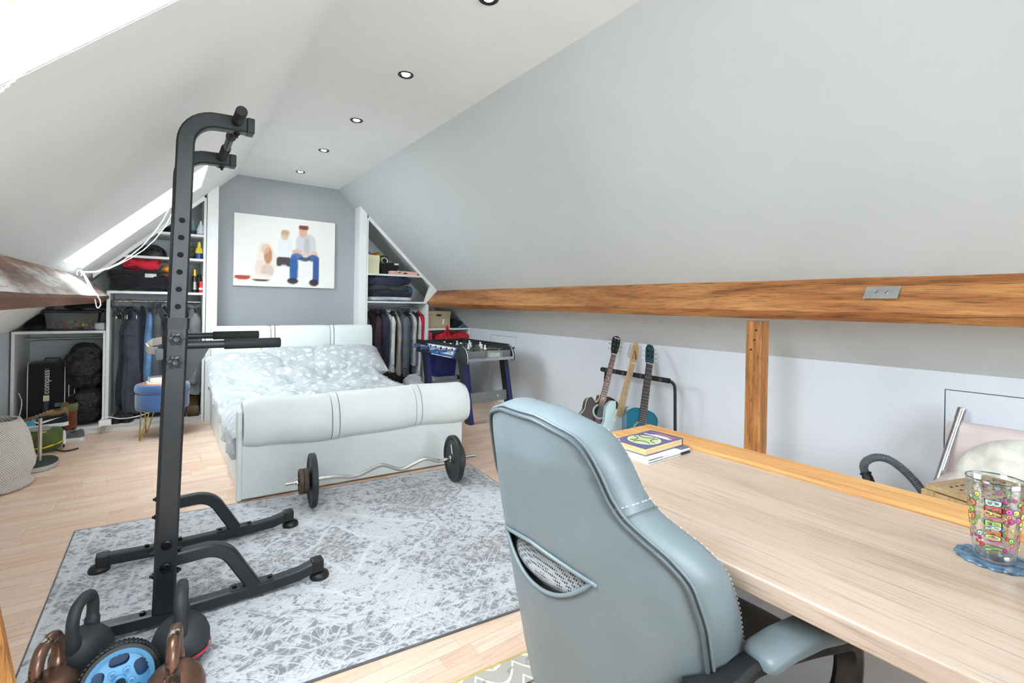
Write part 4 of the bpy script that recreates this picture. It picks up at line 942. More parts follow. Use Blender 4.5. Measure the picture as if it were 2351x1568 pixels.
MB().lathe([(0, .035), (.034, .035), (.035, .05), (.036, .11), (.032, .112), (.03, .06), (0, .058)], 24).build('jar', plastic((74, 116, 124), .2), cu, smooth=40)
MB().lathe([(0, 0), (.036, 0), (.038, .004), (.038, .045), (.034, .045), (.034, .008), (0, .008)], 24).build('holder', BLK, cu, smooth=40)
MB().lathe([(0, .11), (.004, .11), (.005, .135), (.004, .15), (0, .152)], 10).build('stopper', CHROME, cu, smooth=40)
bottle(fall(461, 531, 5.95, ZCs), [(0, .012), (.036, .012), (.039, .02), (.038, .06), (.022, .10), (.012, .118), (0, .118)], (plastic((226, 228, 228), .35), plastic((236, 236, 236), .4), BLK), 'white nozzle bottle standing at the end of the top shelf', 'nozzle_bottle', 'bottle', [(0, .117), (.012, .117), (.010, .145), (.005, .152), (0, .152)])
soft('dark_pouch', 'small black pouch at the sloping end of the top shelf', 'pouch', (.04, 6.02, ZCs), (.07, .08, .035), (26, 26, 30), .5, .5, .012, 9, 8.8)
soft('dark_pouch', 'black pouch next to the teal candle jar', 'pouch', (.19, 6.03, ZCs), (.035, .06, .04), (24, 25, 30), .5, .5, .01, 9, 9.8)
hm = thing('bike_helmet', 'black cycle helmet upside on the shelf beneath the top one', 'helmet', (-.085, 6.05, ZB))
MB().blob((0, 0, .005), (.125, .15, .125), 1, .9, 36, 18, .004, 9, None, 3.0, 0.0).build('shell', plastic((42, 43, 46), .35), hm, smooth=70)
for k in range(-2, 3): MB().blob((.05*k*.9, -.115+.012*abs(k), .065-.008*abs(k)), (.012, .03, .014), .6, .6, 14, 8).build('vent', mat((8, 8, 9), .9), hm, smooth=70)
MB().blob((.018, -.10, .025), (.018, .03, .02), .5, .5, 14, 8).build('strap', BLK, hm, smooth=60)
soft('olive_bag', 'small olive and black bag beside the yellow spray bottle', 'bag', (.20, 6.05, ZB), (.07, .09, .055), (66, 72, 44), .5, .6, .016, 9, 10.8)
# --- low unit: toy box, black bag, suitcase, sacks, shoes
tb = thing('toy_box', 'clear plastic storage box of toy bricks with a black lid', 'storage box', (-.665, 6.06, .95))
CLR = glass('clear_plastic', (226, 232, 232), .25, .12)
def tub(x0, x1, y0, y1, z0, z1, tp, th):
    mb = MB()
    o = [(x0+tp, y0+tp), (x1-tp, y0+tp), (x1-tp, y1-tp), (x0+tp, y1-tp)]; p_ = [(x0, y0), (x1, y0), (x1, y1), (x0, y1)]
    i0 = [(a+th*sx, b+th*sy) for (a, b), (sx, sy) in zip(o, ((1, 1), (-1, 1), (-1, -1), (1, -1)))]; i1 = [(a+th*sx, b+th*sy) for (a, b), (sx, sy) in zip(p_, ((1, 1), (-1, 1), (-1, -1), (1, -1)))]
    mb.rings([[(a, b, z0) for a, b in o], [(a, b, z1) for a, b in p_], [(a, b, z1) for a, b in i1], [(a, b, z0+th) for a, b in i0]])
    return mb
tub(-.185, .185, -.15, .15, 0, .165, .02, .003).build('tub', CLR, tb, bevel=.004)
MB().box((-.205, -.165, .166), (.205, .165, .186)).build('lid', BLK, tb, bevel=.006)
TOY = [(196, 160, 60), (190, 50, 50), (60, 60, 66), (220, 220, 214), (150, 110, 80), (90, 96, 110), (214, 180, 90), (70, 110, 80), (120, 60, 66)]
random.seed(21)
for k in range(44):
    d = (random.uniform(.02, .055), random.uniform(.02, .04), random.uniform(.012, .03)); i = k % 9
    o = MB().cbox((0, 0, 0), d).build('toy_brick', plastic(TOY[i], .4), None, bevel=.002)
    o.location = (-.665+random.uniform(-.135, .135), 6.06+random.uniform(-.115, -.02), .97+(k//15)*.026+random.uniform(0, .008)); o.rotation_euler = (random.uniform(-.2, .2), random.uniform(-.3, .3), random.uniform(0, 3))
    tag(o, ['mustard', 'red', 'charcoal', 'white', 'brown', 'slate grey', 'yellow', 'green', 'maroon'][i]+' toy brick jumbled inside the clear storage box', 'toy brick', 'toy bricks in the clear box')
soft('black_holdall', 'black holdall squashed flat on the lid of the toy box', 'bag', (-.56, 6.08, 1.138), (.16, .14, .045), (26, 26, 29), .45, .5, .014, 8, 12.2)
soft('black_cloth', 'black cloth bundled in the dark corner beside the toy box', 'cloth', (-.93, 6.15, .95), (.08, .14, .06), (24, 23, 22), .6, .6, .016, 8, 13.2)
soft('grey_box', 'small grey wrapped parcel at the end of the low shelf', 'parcel', (-.475, 5.95, .95), (.035, .05, .03), (176, 180, 184), .3, .3, .006, 12, 14.2)
sc = thing('suitcase', 'black soft suitcase with white piping standing in the low closet', 'suitcase', (-.80, 6.0, .068), .10)
BLKF = fabric((30, 31, 34)); MB().box((-.17, -.10, .03), (.165, .17, .60)).build('shell', BLKF, sc, bevel=.05, seg=4)
WHP = plastic((210, 208, 200), .5)
for x in (-.155, .085, .112, .15): MB().tube([(x, -.104, .07), (x, -.104, .54), (x, -.085, .585), (x, -.02, .604)], .0035, 8).build('piping', WHP, sc, smooth=60)
MB().box((-.05, -.108, .04), (-.02, -.1, .55)).build('strap', fabric((70, 72, 76)), sc)
MB().box((-.055, -.111, .26), (-.015, -.106, .31)).build('strap_label', mat((214, 208, 170), .6), sc)
MB().box((.02, -.109, .20), (.10, -.104, .235)).build('buckle', plastic((92, 100, 108), .4), sc, bevel=.002)
MB().tube([(-.05, -.02, .602), (-.05, -.02, .63), (.05, -.02, .63), (.05, -.02, .602)], .008, 10).build('handle', BLK, sc, smooth=60)
vs_, fs_ = text_mesh('compass', .062, .0005)
MB().add(vs_, fs_, Matrix.Translation((-.035, -.1095, .43)) @ Matrix.Rotation(-PI/2, 4, 'Y') @ Matrix.Rotation(PI/2, 4, 'X')).build('lettering', WHP, sc)
for x in (-.13, .12): MB().lathe([(0, -.012), (.028, -.012), (.03, 0), (.028, .012), (0, .012)], 18, basis((x, -.05, .03), (0, 0, 1), (1, 0, 0))).build('wheel', BLK, sc, smooth=50)
def crinkle(name, col, rough):
    s = NT(name); v = s.coord(); s.color(col); s.p(Roughness=rough)
    n1 = s.noise(v, 9, 3, .5, 1.6); n2 = s.noise(v, 24, 4, .6, 1.0)
    rid = s.math('ADD', s.math('MULTIPLY', s.math('ABSOLUTE', s.math('SUBTRACT', n1, .5)), 2.0), s.math('MULTIPLY', s.math('ABSOLUTE', s.math('SUBTRACT', n2, .5)), .9))
    s.bump(rid, .9, .03); return s.m
BIN = crinkle('bin_liner_plastic', (38, 38, 41), .33)
soft('bin_bag', 'full black bin bag standing at the bottom of the low closet', 'bin bag', (-.565, 6.02, .0685), (.125, .155, .17), (40, 40, 43), .75, .75, .020, 7, 15.1, m=BIN)
soft('bin_bag', 'bulging black bin bag piled on top of another, under the closet rail', 'bin bag', (-.575, 6.02, .395), (.14, .165, .20), (40, 40, 43), .8, .75, .022, 7, 16.9, m=BIN)
tk = MB().blob((-.685, 5.93, .70), (.028, .02, .02), .7, .7, 16, 10, .008, 20).build('bag_knot', BIN, None, smooth=60); tag(tk, 'knotted black plastic end sticking out of the upper bin bag', 'bag knot')
def shoe(loc, rz, col, sole, label, s_=1.0, toe=None, swoosh=None, name='trainer', hi=0.0, cat='shoe', group=None):
    t = thing(name, label, cat, loc, rz, group); L = .29*s_
    def hw(q): return prof([(0, .003), (.025, .018), (.08, .031), (.35, .032), (.6, .042), (.8, .045), (.93, .034), (1, .012)], q)*s_
    n = 40
    def ring(q, z, k): return None
    R = []
    for zz, k in ((0, .96), (.006, 1.04), (.02, 1.05), (.028, .98)):
        R.append([(lerp(-L/2, L/2, q), sg*hw(q)*k, zz*s_+(.006*max(0, q-.8)*5)) for sg, qs in ((1, [i/n for i in range(n+1)]), (-1, [1-i/n for i in range(n+1)])) for q in qs])
    MB().rings(R).build('sole', sole, t, smooth=50)
    top = lambda q: prof([(0, .062+hi*.7), (.03, .088+hi), (.08, .095+hi), (.25, .078+hi), (.38, .088+hi*.8), (.5, .085+hi*.2), (.7, .062), (.88, .052), (1, .034)], q)*s_
    U = []
    for i in range(n+1):
        q = i/n; a = hw(q)*.96; z0 = .024*s_; z1 = top(q); rg = []
        for j in range(13):
            th = PI*j/12; op = .45 if .05 < q < .4 else 1.0
            rg.append((lerp(-L/2, L/2, q)*.985, a*math.cos(th)*(1 if abs(math.cos(th)) > .6 else 1), z0+(z1-z0)*min(1.0, math.sin(th)**.55)*(1 if op == 1 or .3 > abs(math.cos(th)) else 1)))
        U.append(rg)
    MB().rings(U, False, False).build('upper', fabric(col, .8), t, smooth=60)
    if toe:
        T = []
        for i in range(int(n*.62), n+1):
            q = i/n; a = hw(q)*.985; z1 = top(q)+.0015; T.append([(lerp(-L/2, L/2, q)*.99, a*math.cos(PI*j/12), .024*s_+(z1-.024*s_)*min(1.0, math.sin(PI*j/12)**.55)) for j in range(13)])
        MB().rings(T, False, False).build('toe_panel', fabric(toe, .8), t, smooth=60)
    MB().lathe([(.012*s_, 0), (.022*s_, .0), (.024*s_, .006), (.02*s_, .01), (.012*s_, .006)], 20, Matrix.Translation((-L*.27, 0, top(.2)-.012)) @ Matrix.Diagonal((1.9, 1.0, 1, 1))).build('opening', fabric(mul(col, .6)), t, smooth=60)
    lc = MB()
    for k in range(4):
        q = .46+.075*k; z = top(q)*.96; lc.tube([(lerp(-L/2, L/2, q), -hw(q)*.55, z-.004), (lerp(-L/2, L/2, q)+.008, 0, z+.004), (lerp(-L/2, L/2, q), hw(q)*.55, z-.004)], .0028*s_, 6)
    lc.build('laces', fabric(mul(col, 1.5) if not swoosh else (30, 30, 32)), t, smooth=60)
    if swoosh:
        for sg in (-1, 1):
            top_, bot_ = [], []
            for i in range(15):
                q = i/14; x = lerp(-.11, .055, q)*s_; zc = (.058-.030*math.sin(min(1, q*1.5)*PI/2)+.045*max(0, .55-q)**2*3 if 1 else 0)
                zc = lerp(.072, .040, min(1, q/.72))+.030*max(0, (q-.72)/.28)**1.2; wd = .015*math.sin(PI*min(1, q*1.02+.03))**.8*(q if q < .72 else .72)
                top_.append((x, zc*s_+wd*s_)); bot_.append((x, zc*s_-wd*s_*.6))
            q_of = lambda x: (x+L/2)/L
            m_ = MB(); N_ = len(top_)
            def sp_(x, z): 
                q = q_of(x); a = hw(q); zt = top(q); f = max(0, min(1, (z-.024*s_)/(zt-.024*s_))); c = math.sqrt(max(0, 1-f**(2/.55)))
                return (x*.985, sg*(a*max(c, .72)+.0018), z)
            m_.add([sp_(*p) for p in top_]+[sp_(*p) for p in bot_], [(i, i+1, N_+i+1, N_+i) for i in range(N_-1)]); m_.build('swoosh', swoosh, t)
    return t
# low shoe rack in front of the low closet
rk = thing('shoe_rack', 'low black wire shoe rack between the basket and the bin bags', 'shoe rack', (-.80, 5.60, 0), .12)
rm = MB()
for y in (-.15, -.05, .05, .15): rm.tube([(-.17, y, .17), (.13, y, .17)], .005, 8)
rm.build('rack_bars', BLK, rk, smooth=60)
for x in (-.17, .13): MB().tube([(x, -.17, 0), (x, -.15, .17), (x, .15, .17), (x, .17, 0)], .006, 8).build('rack_leg', BLK, rk, smooth=60)
G3 = 'shoes at the low closet'
WSOLE = plastic((222, 224, 226), .5)
shoe((-.79, 5.47, .176), .02, (32, 33, 36), WSOLE, 'black and blue trainer with a white tick on top of the shoe rack', 1.12, (96, 164, 196), mat((236, 236, 236), .5), 'trainer', 0, 'shoe', G3).rotation_euler = (0, 0, PI+.10)
shoe((-.80, 5.72, .176), PI+.08, (150, 118, 84), mat((120, 92, 66), .7), 'tan suede boot lying at the back of the shoe rack', 1.0, None, None, 'suede_boot', .02, 'boot', G3)
shoe((-.69, 5.66, .0), PI-.1, (96, 100, 106), WSOLE, 'grey trainer on the floor under the shoe rack', 1.05, None, None, 'trainer', 0, 'shoe', G3)
bt = thing('ankle_boot', 'brown boot with an olive padded collar standing by the bin bags', 'boot', (-.665, 5.83, .176-.108+.0), 0, G3)
MB().lathe([(0, 0), (.05, 0), (.055, .03), (.052, .12), (.056, .17), (.05, .17), (.045, .13), (0, .13)], 26).build('boot_shaft', fabric((118, 66, 46)), bt, smooth=60)
MB().lathe([(.054, .165), (.062, .175), (.060, .20), (.063, .21), (.060, .235), (.046, .235), (.046, .17)], 26, cap=False).build('padded_collar', fabric((110, 108, 72)), bt, smooth=60)
MB().blob((-.075, -.01, .035), (.085, .045, .036), .6, .8, 26, 14).build('boot_foot', fabric((112, 62, 44)), bt, smooth=60)
MB().cbox((-.055, 0, .008), (.20, .095, .016)).build('boot_sole', mat((52, 40, 32), .8), bt, bevel=.006)
bp_ = thing('backpack', 'olive green day pack with yellow piping lying under the shoe rack', 'backpack', (-.765, 5.42, 0), .15)
MB().blob((0, 0, .10), (.12, .15, .095), .7, .75, 34, 18, .012, 8, None, 2.0).build('pack_body', fabric((84, 94, 52)), bp_, smooth=70)
MB().tube([(-.09, -.135, .05), (0, -.158, .055), (.09, -.12, .075), (.12, -.05, .09)], .005, 8).build('piping', fabric((218, 204, 60)), bp_, smooth=60)
MB().tube([(-.06, -.11, .17), (0, -.13, .175), (.07, -.10, .165)], .005, 8).build('piping', fabric((200, 190, 70)), bp_, smooth=60)
MB().blob((.115, -.06, .10), (.012, .05, .055), .6, .6, 18, 10).build('side_patch', fabric((226, 226, 214)), bp_, smooth=60)
MB().blob((-.03, -.06, .19), (.07, .06, .015), .6, .6, 18, 10, .006, 12).build('top_flap', fabric((150, 152, 150)), bp_, smooth=60)
MB().tube(crom([(.05, -.13, .03), (.10, -.17, .012), (.15, -.16, .006), (.20, -.13, .006)]), .006, 8).build('strap', fabric((50, 48, 44)), bp_, smooth=60)
# pole stand
ps = thing('pole_stand', 'short brushed steel pole on a dark oval base beside the rope basket', 'stand', (-.715, 4.90, 0))
MB().lathe([(0, .012), (.085, .012), (.1, .02), (.1, .042), (.092, .05), (0, .05)], 30, Matrix.Diagonal((1.0, 1.5, 1, 1))).build('base', mat((54, 58, 58), .4), ps, smooth=50)
MB().lathe([(.09, .0), (.103, .004), (.105, .02), (.1, .034)], 30, Matrix.Diagonal((1.0, 1.5, 1, 1)), cap=False).build('base_rim', plastic((176, 176, 168), .4), ps, smooth=50)
MB().lathe([(0, .05), (.0115, .05), (.0115, .365), (0, .365)], 18).build('pole', metal((190, 186, 180), .35), ps, smooth=50)
MB().blob((0, 0, .365), (.013, .013, .009)).build('pole_cap', BLK, ps, smooth=60)
# rope basket
def rope():
    s = NT('woven_rope'); v = s.coord(); w = s.n('ShaderNodeTexWave'); w.inputs['Scale'].default_value = 38; w.inputs['Distortion'].default_value = 1.5; w.inputs['Detail'].default_value = 2; w.bands_direction = 'DIAGONAL'; s.l(v, w.inputs['Vector'])
    s.color(s.ramp(w.outputs[1], [(.2, (178, 172, 164)), (.6, (222, 218, 212)), (1, (232, 229, 224))])); s.p(Roughness=.95, Sheen_Weight=.2); s.bump(w.outputs[1], .6, .006); return s.m
bk = thing('rope_basket', 'slouchy cream coiled rope basket standing on the laminate by the left wall', 'basket', (-.875, 4.48, 0))
pf = [(0, 0), (.15, 0), (.178, .006), (.185, .025), (.168, .055), (.172, .09), (.19, .13), (.196, .17), (.186, .22), (.180, .28), (.172, .34), (.155, .40), (.13, .45)]
R = []
rows = 34
tot = pf[2:]
for i in range(rows*4+1):
    q = i/(rows*4)*(len(tot)-1); k = min(int(q), len(tot)-2); f = q-k; f = f*f*(3-2*f)*.5+f*.5
    r = lerp(tot[k][0], tot[k+1][0], f); z = lerp(tot[k][1], tot[k+1][1], f); r += .0035*abs(math.sin(PI*i/4))
    R.append([((r+.006*math.sin(3*a+z*9))*math.cos(a), (r+.006*math.sin(3*a+z*9))*math.sin(a), z) for a in [2*PI*j/56 for j in range(56)]])
inner = [[(x*.90, y*.90, z) for x, y, z in rg] for rg in R[::-1]]
bot_ = [[(x*.5, y*.5, .0) for x, y, z in R[0]]]
MB().rings([[(x*.02, y*.02, 0) for x, y, z in R[0]]]+R+inner+[[(x*.02, y*.02, .012) for x, y, z in R[0]]]).build('coiled_wall', rope(), bk, smooth=70)
# extension lead in the closet
ex = thing('extension_lead', 'white extension socket with a trailing cable on the closet plinth', 'extension lead', (-.415, 5.80, 0))
MB().box((-.045, -.02, .075), (.045, .045, .125)).build('socket_block', WPL, ex, bevel=.006)
MB().box((-.02, .0, .0), (.005, .006, .075)).build('tape', mat((176, 166, 150), .6), ex)
MB().tube(crom([(-.02, .0, .12), (-.02, -.01, .145), (.03, .0, .15), (.10, .01, .125), (.18, .02, .12), (.27, .02, .135), (.34, .03, .16)]), .0045, 8).build('cable', WPL, ex, smooth=60)
wc = MB().tube(crom([(-1.015, 5.99, .40), (-.985, 5.93, .33), (-.99, 5.88, .22), (-1.01, 5.85, .12), (-.97, 5.83, .006)]), .0045, 8).build('loose_cable', WPL, None, smooth=60); tag(wc, 'white cable running down beside the suitcase to the floor', 'cable')
for i, x in enumerate((-.33, -.25)):
    o = shoe((x, 5.99, .0685), -PI/2-.1, (24, 24, 27), BLK, ['black leather shoe under the slate grey trousers, next to the closet divider', 'black leather shoe under the slate grey trousers, on the stool side'][i], 1.05, None, None, 'leather_shoe', .01, 'shoe', G3)
soft('dark_bag', 'dark bag filling the closet floor behind the blue stool', 'bag', (-.03, 6.1, .0685), (.16, .16, .11), (24, 24, 27), .5, .6, .02, 7, 19.0)
bt2 = thing('work_boot', 'brown leather work boot standing behind the stool near the bed', 'boot', (.27, 5.98, .0685), 0, G3)
MB().blob((0, -.04, .045), (.052, .11, .045), .6, .7, 24, 14).build('boot_foot', fabric((96, 70, 48)), bt2, smooth=60)
MB().lathe([(0, .03), (.05, .03), (.052, .10), (.056, .19), (.048, .19), (.044, .12), (0, .12)], 24, Matrix.Translation((0, .02, 0))).build('boot_shaft', fabric((86, 62, 44)), bt2, smooth=60)
MB().box((-.05, -.145, 0), (.05, .07, .02)).build('sole', mat((44, 36, 28), .8), bt2, bevel=.008)
bt3 = copy_tree(bt2); bt3.location = (.16, 6.0, .0685); bt3['label'] = 'brown leather work boot squeezed between the dark bag and another boot'
# --- blue velvet stool
st = thing('velvet_stool', 'round blue velvet storage stool on gold hairpin legs', 'stool', (.015, 5.44, 0), .2)
VEL = mat((52, 88, 140), .75, 0, .12, 7, .1, 90, 'blue_velvet', .3, .6)
MB().lathe([(0, .255), (.185, .255), (.198, .262), (.203, .285), (.203, .395), (.199, .41), (0, .41)], 44).build('drum', VEL, st, smooth=50)
MB().lathe([(0, .414), (.196, .414), (.206, .420), (.209, .44), (.207, .465), (.198, .482), (.17, .487), (0, .487)], 44).build('lid', VEL, st, smooth=50)
MB().lathe([(0, .487), (.168, .4872), (.166, .4925), (0, .4925)], 44).build('wood_tray', wood('tray_wood', (206, 160, 130), (190, 140, 110), (160, 112, 84), (5, 1, 5), .5, 0, .05, .2), st, smooth=40)
GOLD = metal((206, 168, 84), .25)
for k in range(4):
    a = PI/4+k*PI/2-.35; c, s_ = math.cos(a), math.sin(a); tx, ty = -s_, c
    MB().tube([(c*.155+tx*.05, s_*.155+ty*.05, .257), (c*.198+tx*.006, s_*.198+ty*.006, .012), (c*.20, s_*.20, .005), (c*.198-tx*.006, s_*.198-ty*.006, .012), (c*.155-tx*.05, s_*.155-ty*.05, .257)], .005, 8).build('hairpin_leg', GOLD, st, smooth=60)
for k, (d, z, lb, rz) in enumerate((((.20, .14, .012), .493, 'thin white book lying flat on the blue stool', .1), ((.17, .12, .045), .5055, 'thick cream paged book on the blue stool, on a thinner one', .18))):
    b_ = thing('book', lb, 'book', (-.005, 5.42, z), rz)
    MB().box((-d[0]/2, -d[1]/2, .002), (d[0]/2-.003, d[1]/2-.003, d[2]-.002)).build('pages', mat((232, 226, 208), .8), b_)
    MB().box((-d[0]/2, -d[1]/2, 0), (d[0]/2, d[1]/2, .002)).box((-d[0]/2, -d[1]/2, d[2]-.002), (d[0]/2, d[1]/2, d[2])).box((d[0]/2-.002, -d[1]/2, 0), (d[0]/2, d[1]/2, d[2])).build('cover', mat(((238, 238, 236), (120, 118, 134))[k], .5), b_)
# --- right closet shelves
ZT, ZM = 1.6155, 1.2705
gb = thing('gift_bag', 'pale yellow paper gift bag stuffed with red tissue on the top shelf', 'gift bag', (2.145, 6.0, ZT))
PAP = mat((232, 230, 194), .6, 0, .04, 9, .25, 14, 'pale_yellow_paper')
tubm = MB(); tubm.rings([[(-.08, -.05, 0), (.08, -.05, 0), (.08, .05, 0), (-.08, .05, 0)], [(-.083, -.052, .12), (.082, -.05, .12), (.085, .05, .12), (-.08, .05, .12)], [(-.078, -.045, .24), (.084, -.055, .235), (.08, .045, .235), (-.085, .05, .245)], [(-.074, -.041, .239), (.08, -.051, .234), (.076, .041, .234), (-.08, .046, .244)], [(-.074, -.045, .03), (.074, -.045, .03), (.074, .045, .03), (-.074, .045, .03)]])
tubm.build('bag_body', PAP, gb)
MB().blob((.02, 0, .23), (.055, .035, .035), .8, .8, 20, 12, .02, 14).build('tissue', fabric((196, 36, 52), .7), gb, smooth=60)
MB().blob((-.045, 0, .24), (.03, .03, .04), .8, .8, 20, 12, .015, 14, None, 3).build('tissue', fabric((80, 110, 160), .7), gb, smooth=60)
hp_ = thing('headphones', 'headphones with a pale ring on a heap of black kit on the top shelf', 'headphones', (2.305, 6.0, ZT+.105))
MB().tube(arc((0, -.03, .07), .04, 0, 2*PI, 24, (1, 0, 0), (0, .15, .98)), .006, 8).build('ear_ring', plastic((206, 204, 190), .4), hp_, smooth=60)
MB().tube(arc((0, .02, .06), .075, 0, PI, 16), .008, 8).build('headband', BLK, hp_, smooth=60)
MB().blob((0, .0, .07), (.032, .03, .038), .8, .8).build('ear_cup', BLK, hp_, smooth=60)
soft('camera_bag', 'black camera bag heaped on the top shelf behind the pink box', 'bag', (2.37, 6.05, ZT), (.13, .10, .06), (28, 28, 30), .5, .5, .016, 9, 21.0)
soft('mustard_hat', 'mustard coloured hat tucked behind the gift bag', 'hat', (2.245, 6.09, ZT+.14), (.05, .05, .06), (180, 168, 60), .7, .7, .01, 9, 22.0)
pk = thing('pink_box', 'flat pale pink box with a black bow print on the top shelf', 'box', (2.55, 5.93, ZT))
MB().box((-.19, -.05, 0), (.17, .05, .036)).build('box_body', mat((226, 176, 164), .6), pk, bevel=.003)
MB().box((-.195, -.054, .03), (.175, .054, .046)).build('lid', mat((230, 184, 172), .6), pk, bevel=.003)
MB().cbox((.0, -.0545, .022), (.05, .002, .018)).cbox((-.08, -.0545, .028), (.03, .002, .012)).build('print', mat((60, 46, 46), .6), pk)
wp = MB().box((2.42, 5.93, ZT+.124), (2.48, 5.97, ZT+.148)).build('white_carton', mat((216, 214, 208), .6), None, bevel=.002); tag(wp, 'small white carton perched on the black camera bag', 'carton')
soft('folded_sheet', 'pale blue grey folded sheet at the bottom of the clothes pile', 'sheet', (2.37, 6.03, ZM), (.30, .15, .022), (186, 192, 202), .4, .35, .010, 8, 31.0)
soft('folded_jeans', 'black folded jeans in the clothes pile, above the pale sheet', 'jeans', (2.40, 6.03, ZM+.045), (.28, .15, .035), (40, 42, 50), .4, .4, .014, 9, 32.0)
soft('folded_sweater', 'charcoal folded sweater in the middle of the closet pile', 'sweater', (2.35, 6.03, ZM+.113), (.26, .15, .032), (60, 62, 68), .4, .4, .014, 9, 33.0)
soft('folded_jeans', 'navy folded jeans on top of the closet pile', 'jeans', (2.35, 6.03, ZM+.175), (.27, .15, .055), (44, 50, 72), .45, .4, .02, 8, 34.0)
soft('blue_cloth', 'blue checked cloth poking out of the closet pile', 'cloth', (2.665, 6.05, ZM+.10), (.03, .06, .045), (60, 96, 140), .6, .6, .012, 9, 35.0)
# cardboard-look wicker box on the low unit
wb = thing('storage_box', 'tan cardboard storage box with a hand slot under the purlin end', 'storage box', (3.06, 6.02, .9155))
KRA = wood('tan_card', (190, 172, 142), (182, 162, 132), (166, 146, 116), (1.5, 1.5, 40), .85, 0, .3, .15)
MB().box((-.165, -.13, 0), (.165, .15, .205)).build('box_body', KRA, wb, bevel=.003)
MB().box((-.172, -.137, .185), (.172, .157, .235)).build('lid', KRA, wb, bevel=.003)
MB().cbox((-.015, -.1385, .178), (.075, .004, .026)).build('hand_slot', mat((40, 36, 32), .9), wb, bevel=.001)
MB().cbox((-.05, -.139, .176), (.02, .003, .014)).build('label_peek', mat((226, 226, 222), .7), wb)
lbm = MB(); lbm.prism([(.045, .05), (.066, .05), (.068, .10), (.085, .118), (.082, .125), (.048, .122)], -.1325, -.1308, 'y'); lbm.build('torn_label', mat((232, 232, 230), .7), wb)
soft('dark_cables', 'tangle of black cables beside the tan storage box', 'cables', (3.33, 6.0, .9155), (.075, .09, .045), (26, 30, 34), .7, .7, .02, 12, 36.0)
soft('teal_cloth', 'teal cloth at the end of the low shelf beside the hatch', 'cloth', (3.43, 5.95, .9155), (.05, .06, .012), (40, 110, 130), .5, .5, .006, 12, 37.0)
pkr = thing('yoga_mat', 'rolled coral pink exercise mat standing on the low shelf', 'exercise mat', (2.935, 5.95, .66))
MB().lathe([(0, 0), (.045, 0), (.046, .004), (.046, .195), (.03, .2), (0, .196)], 26).build('roll', fabric((226, 96, 104)), pkr, smooth=50)
MB().tube([(.03*math.exp(-.1*i)*math.cos(i*.5), .03*math.exp(-.1*i)*math.sin(i*.5), .2) for i in range(30)], .002, 6).build('roll_edge', fabric((190, 70, 80)), pkr, smooth=50)
soft('yellow_duster', 'yellow and green patterned cloth at the foot of the pink roll', 'cloth', (2.955, 5.885, .66), (.045, .03, .035), (190, 186, 80), .7, .7, .012, 14, 38.0)
rb = thing('carrier_bag', 'glossy red carrier bag spilling from the low shelf behind the table football', 'carrier bag', (3.22, 5.93, .6605))
REDP = crinkle('red_plastic', (196, 28, 44), .32)
MB().blob((.0, 0, .10), (.19, .10, .10), .8, .8, 36, 18, .04, 8, None, 4.0).build('bag_body', REDP, rb, smooth=60)
MB().blob((.20, -.02, .13), (.11, .08, .07), .8, .8, 28, 14, .02, 9, None, 9.0).build('bag_body', REDP, rb, smooth=60)
MB().tube([(-.10, -.05, .15), (-.07, -.07, .22), (-.055, -.07, .29), (-.035, -.06, .22), (-.02, -.05, .16)], [.02, .024, .012, .022, .02], 10).build('bag_handle', REDP, rb, smooth=60)
bb2 = thing('storage_tub', 'deep blue plastic tub behind the table football legs', 'tub', (2.92, 5.55, .33))
tub(-.15, .16, -.13, .13, 0, .30, .02, .006).build('tub', plastic((26, 36, 96), .4), bb2, bevel=.006)
MB().box((-.165, -.145, .285), (.175, .145, .305)).build('lid', plastic((24, 33, 88), .4), bb2, bevel=.005)
sb = thing('crate', 'grey fabric crate on the floor under the blue tub', 'crate', (2.92, 5.55, 0)); MB().box((-.17, -.15, 0), (.16, .15, .329)).build('crate_body', fabric((138, 140, 142)), sb, bevel=.01)
MB().cbox((0, -.152, .22), (.09, .006, .025)).build('crate_handle', fabric((100, 102, 104)), sb)
soft('black_trousers', 'black trousers crumpled on the lower shelf floor beside the grey crate', 'trousers', (3.24, 5.66, 0.0), (.11, .12, .06), (26, 26, 30), .5, .6, .02, 9, 40.0)
soft('white_towel', 'white towel lying on the crumpled black trousers', 'towel', (3.25, 5.66, .115), (.11, .10, .03), (222, 224, 228), .5, .6, .014, 9, 41.0)
soft('black_sweatshirt', 'black sweatshirt on top of the white towel', 'sweatshirt', (3.24, 5.66, .175), (.12, .11, .045), (30, 31, 38), .5, .6, .018, 9, 42.0)
soft('white_laundry', 'white laundry bag slumped on the floor under the hanging coats', 'laundry bag', (2.60, 5.70, .0), (.10, .13, .13), (214, 218, 228), .7, .7, .03, 8, 43.0)
soft('black_holdall', 'black holdall on the closet floor under the slate grey suit', 'bag', (2.38, 6.05, .0685), (.20, .18, .12), (24, 24, 27), .5, .6, .02, 8, 44.0)
# ================================================================== TABLE FOOTBALL
tf = thing('football_table', 'black and blue table football game on splayed legs near the guitars', 'table football', (2.825, 4.84, 0))
def tfp(name, mb, m, par=tf, **k): return mb.build(name, m, par, **k)
NAVY = plastic((34, 40, 96), .4); TBK = mat((36, 38, 42), .4, 0, .06, 10, 0, 60, 'table_black'); TGR = mat((120, 123, 126), .45, 0, .04, 8, 0, 60, 'table_grey'); SILV = metal((200, 202, 204), .35)
HWx, HL = .30, .56          # half width (x), half length (y)
ZB0, ZT0 = .665, .805
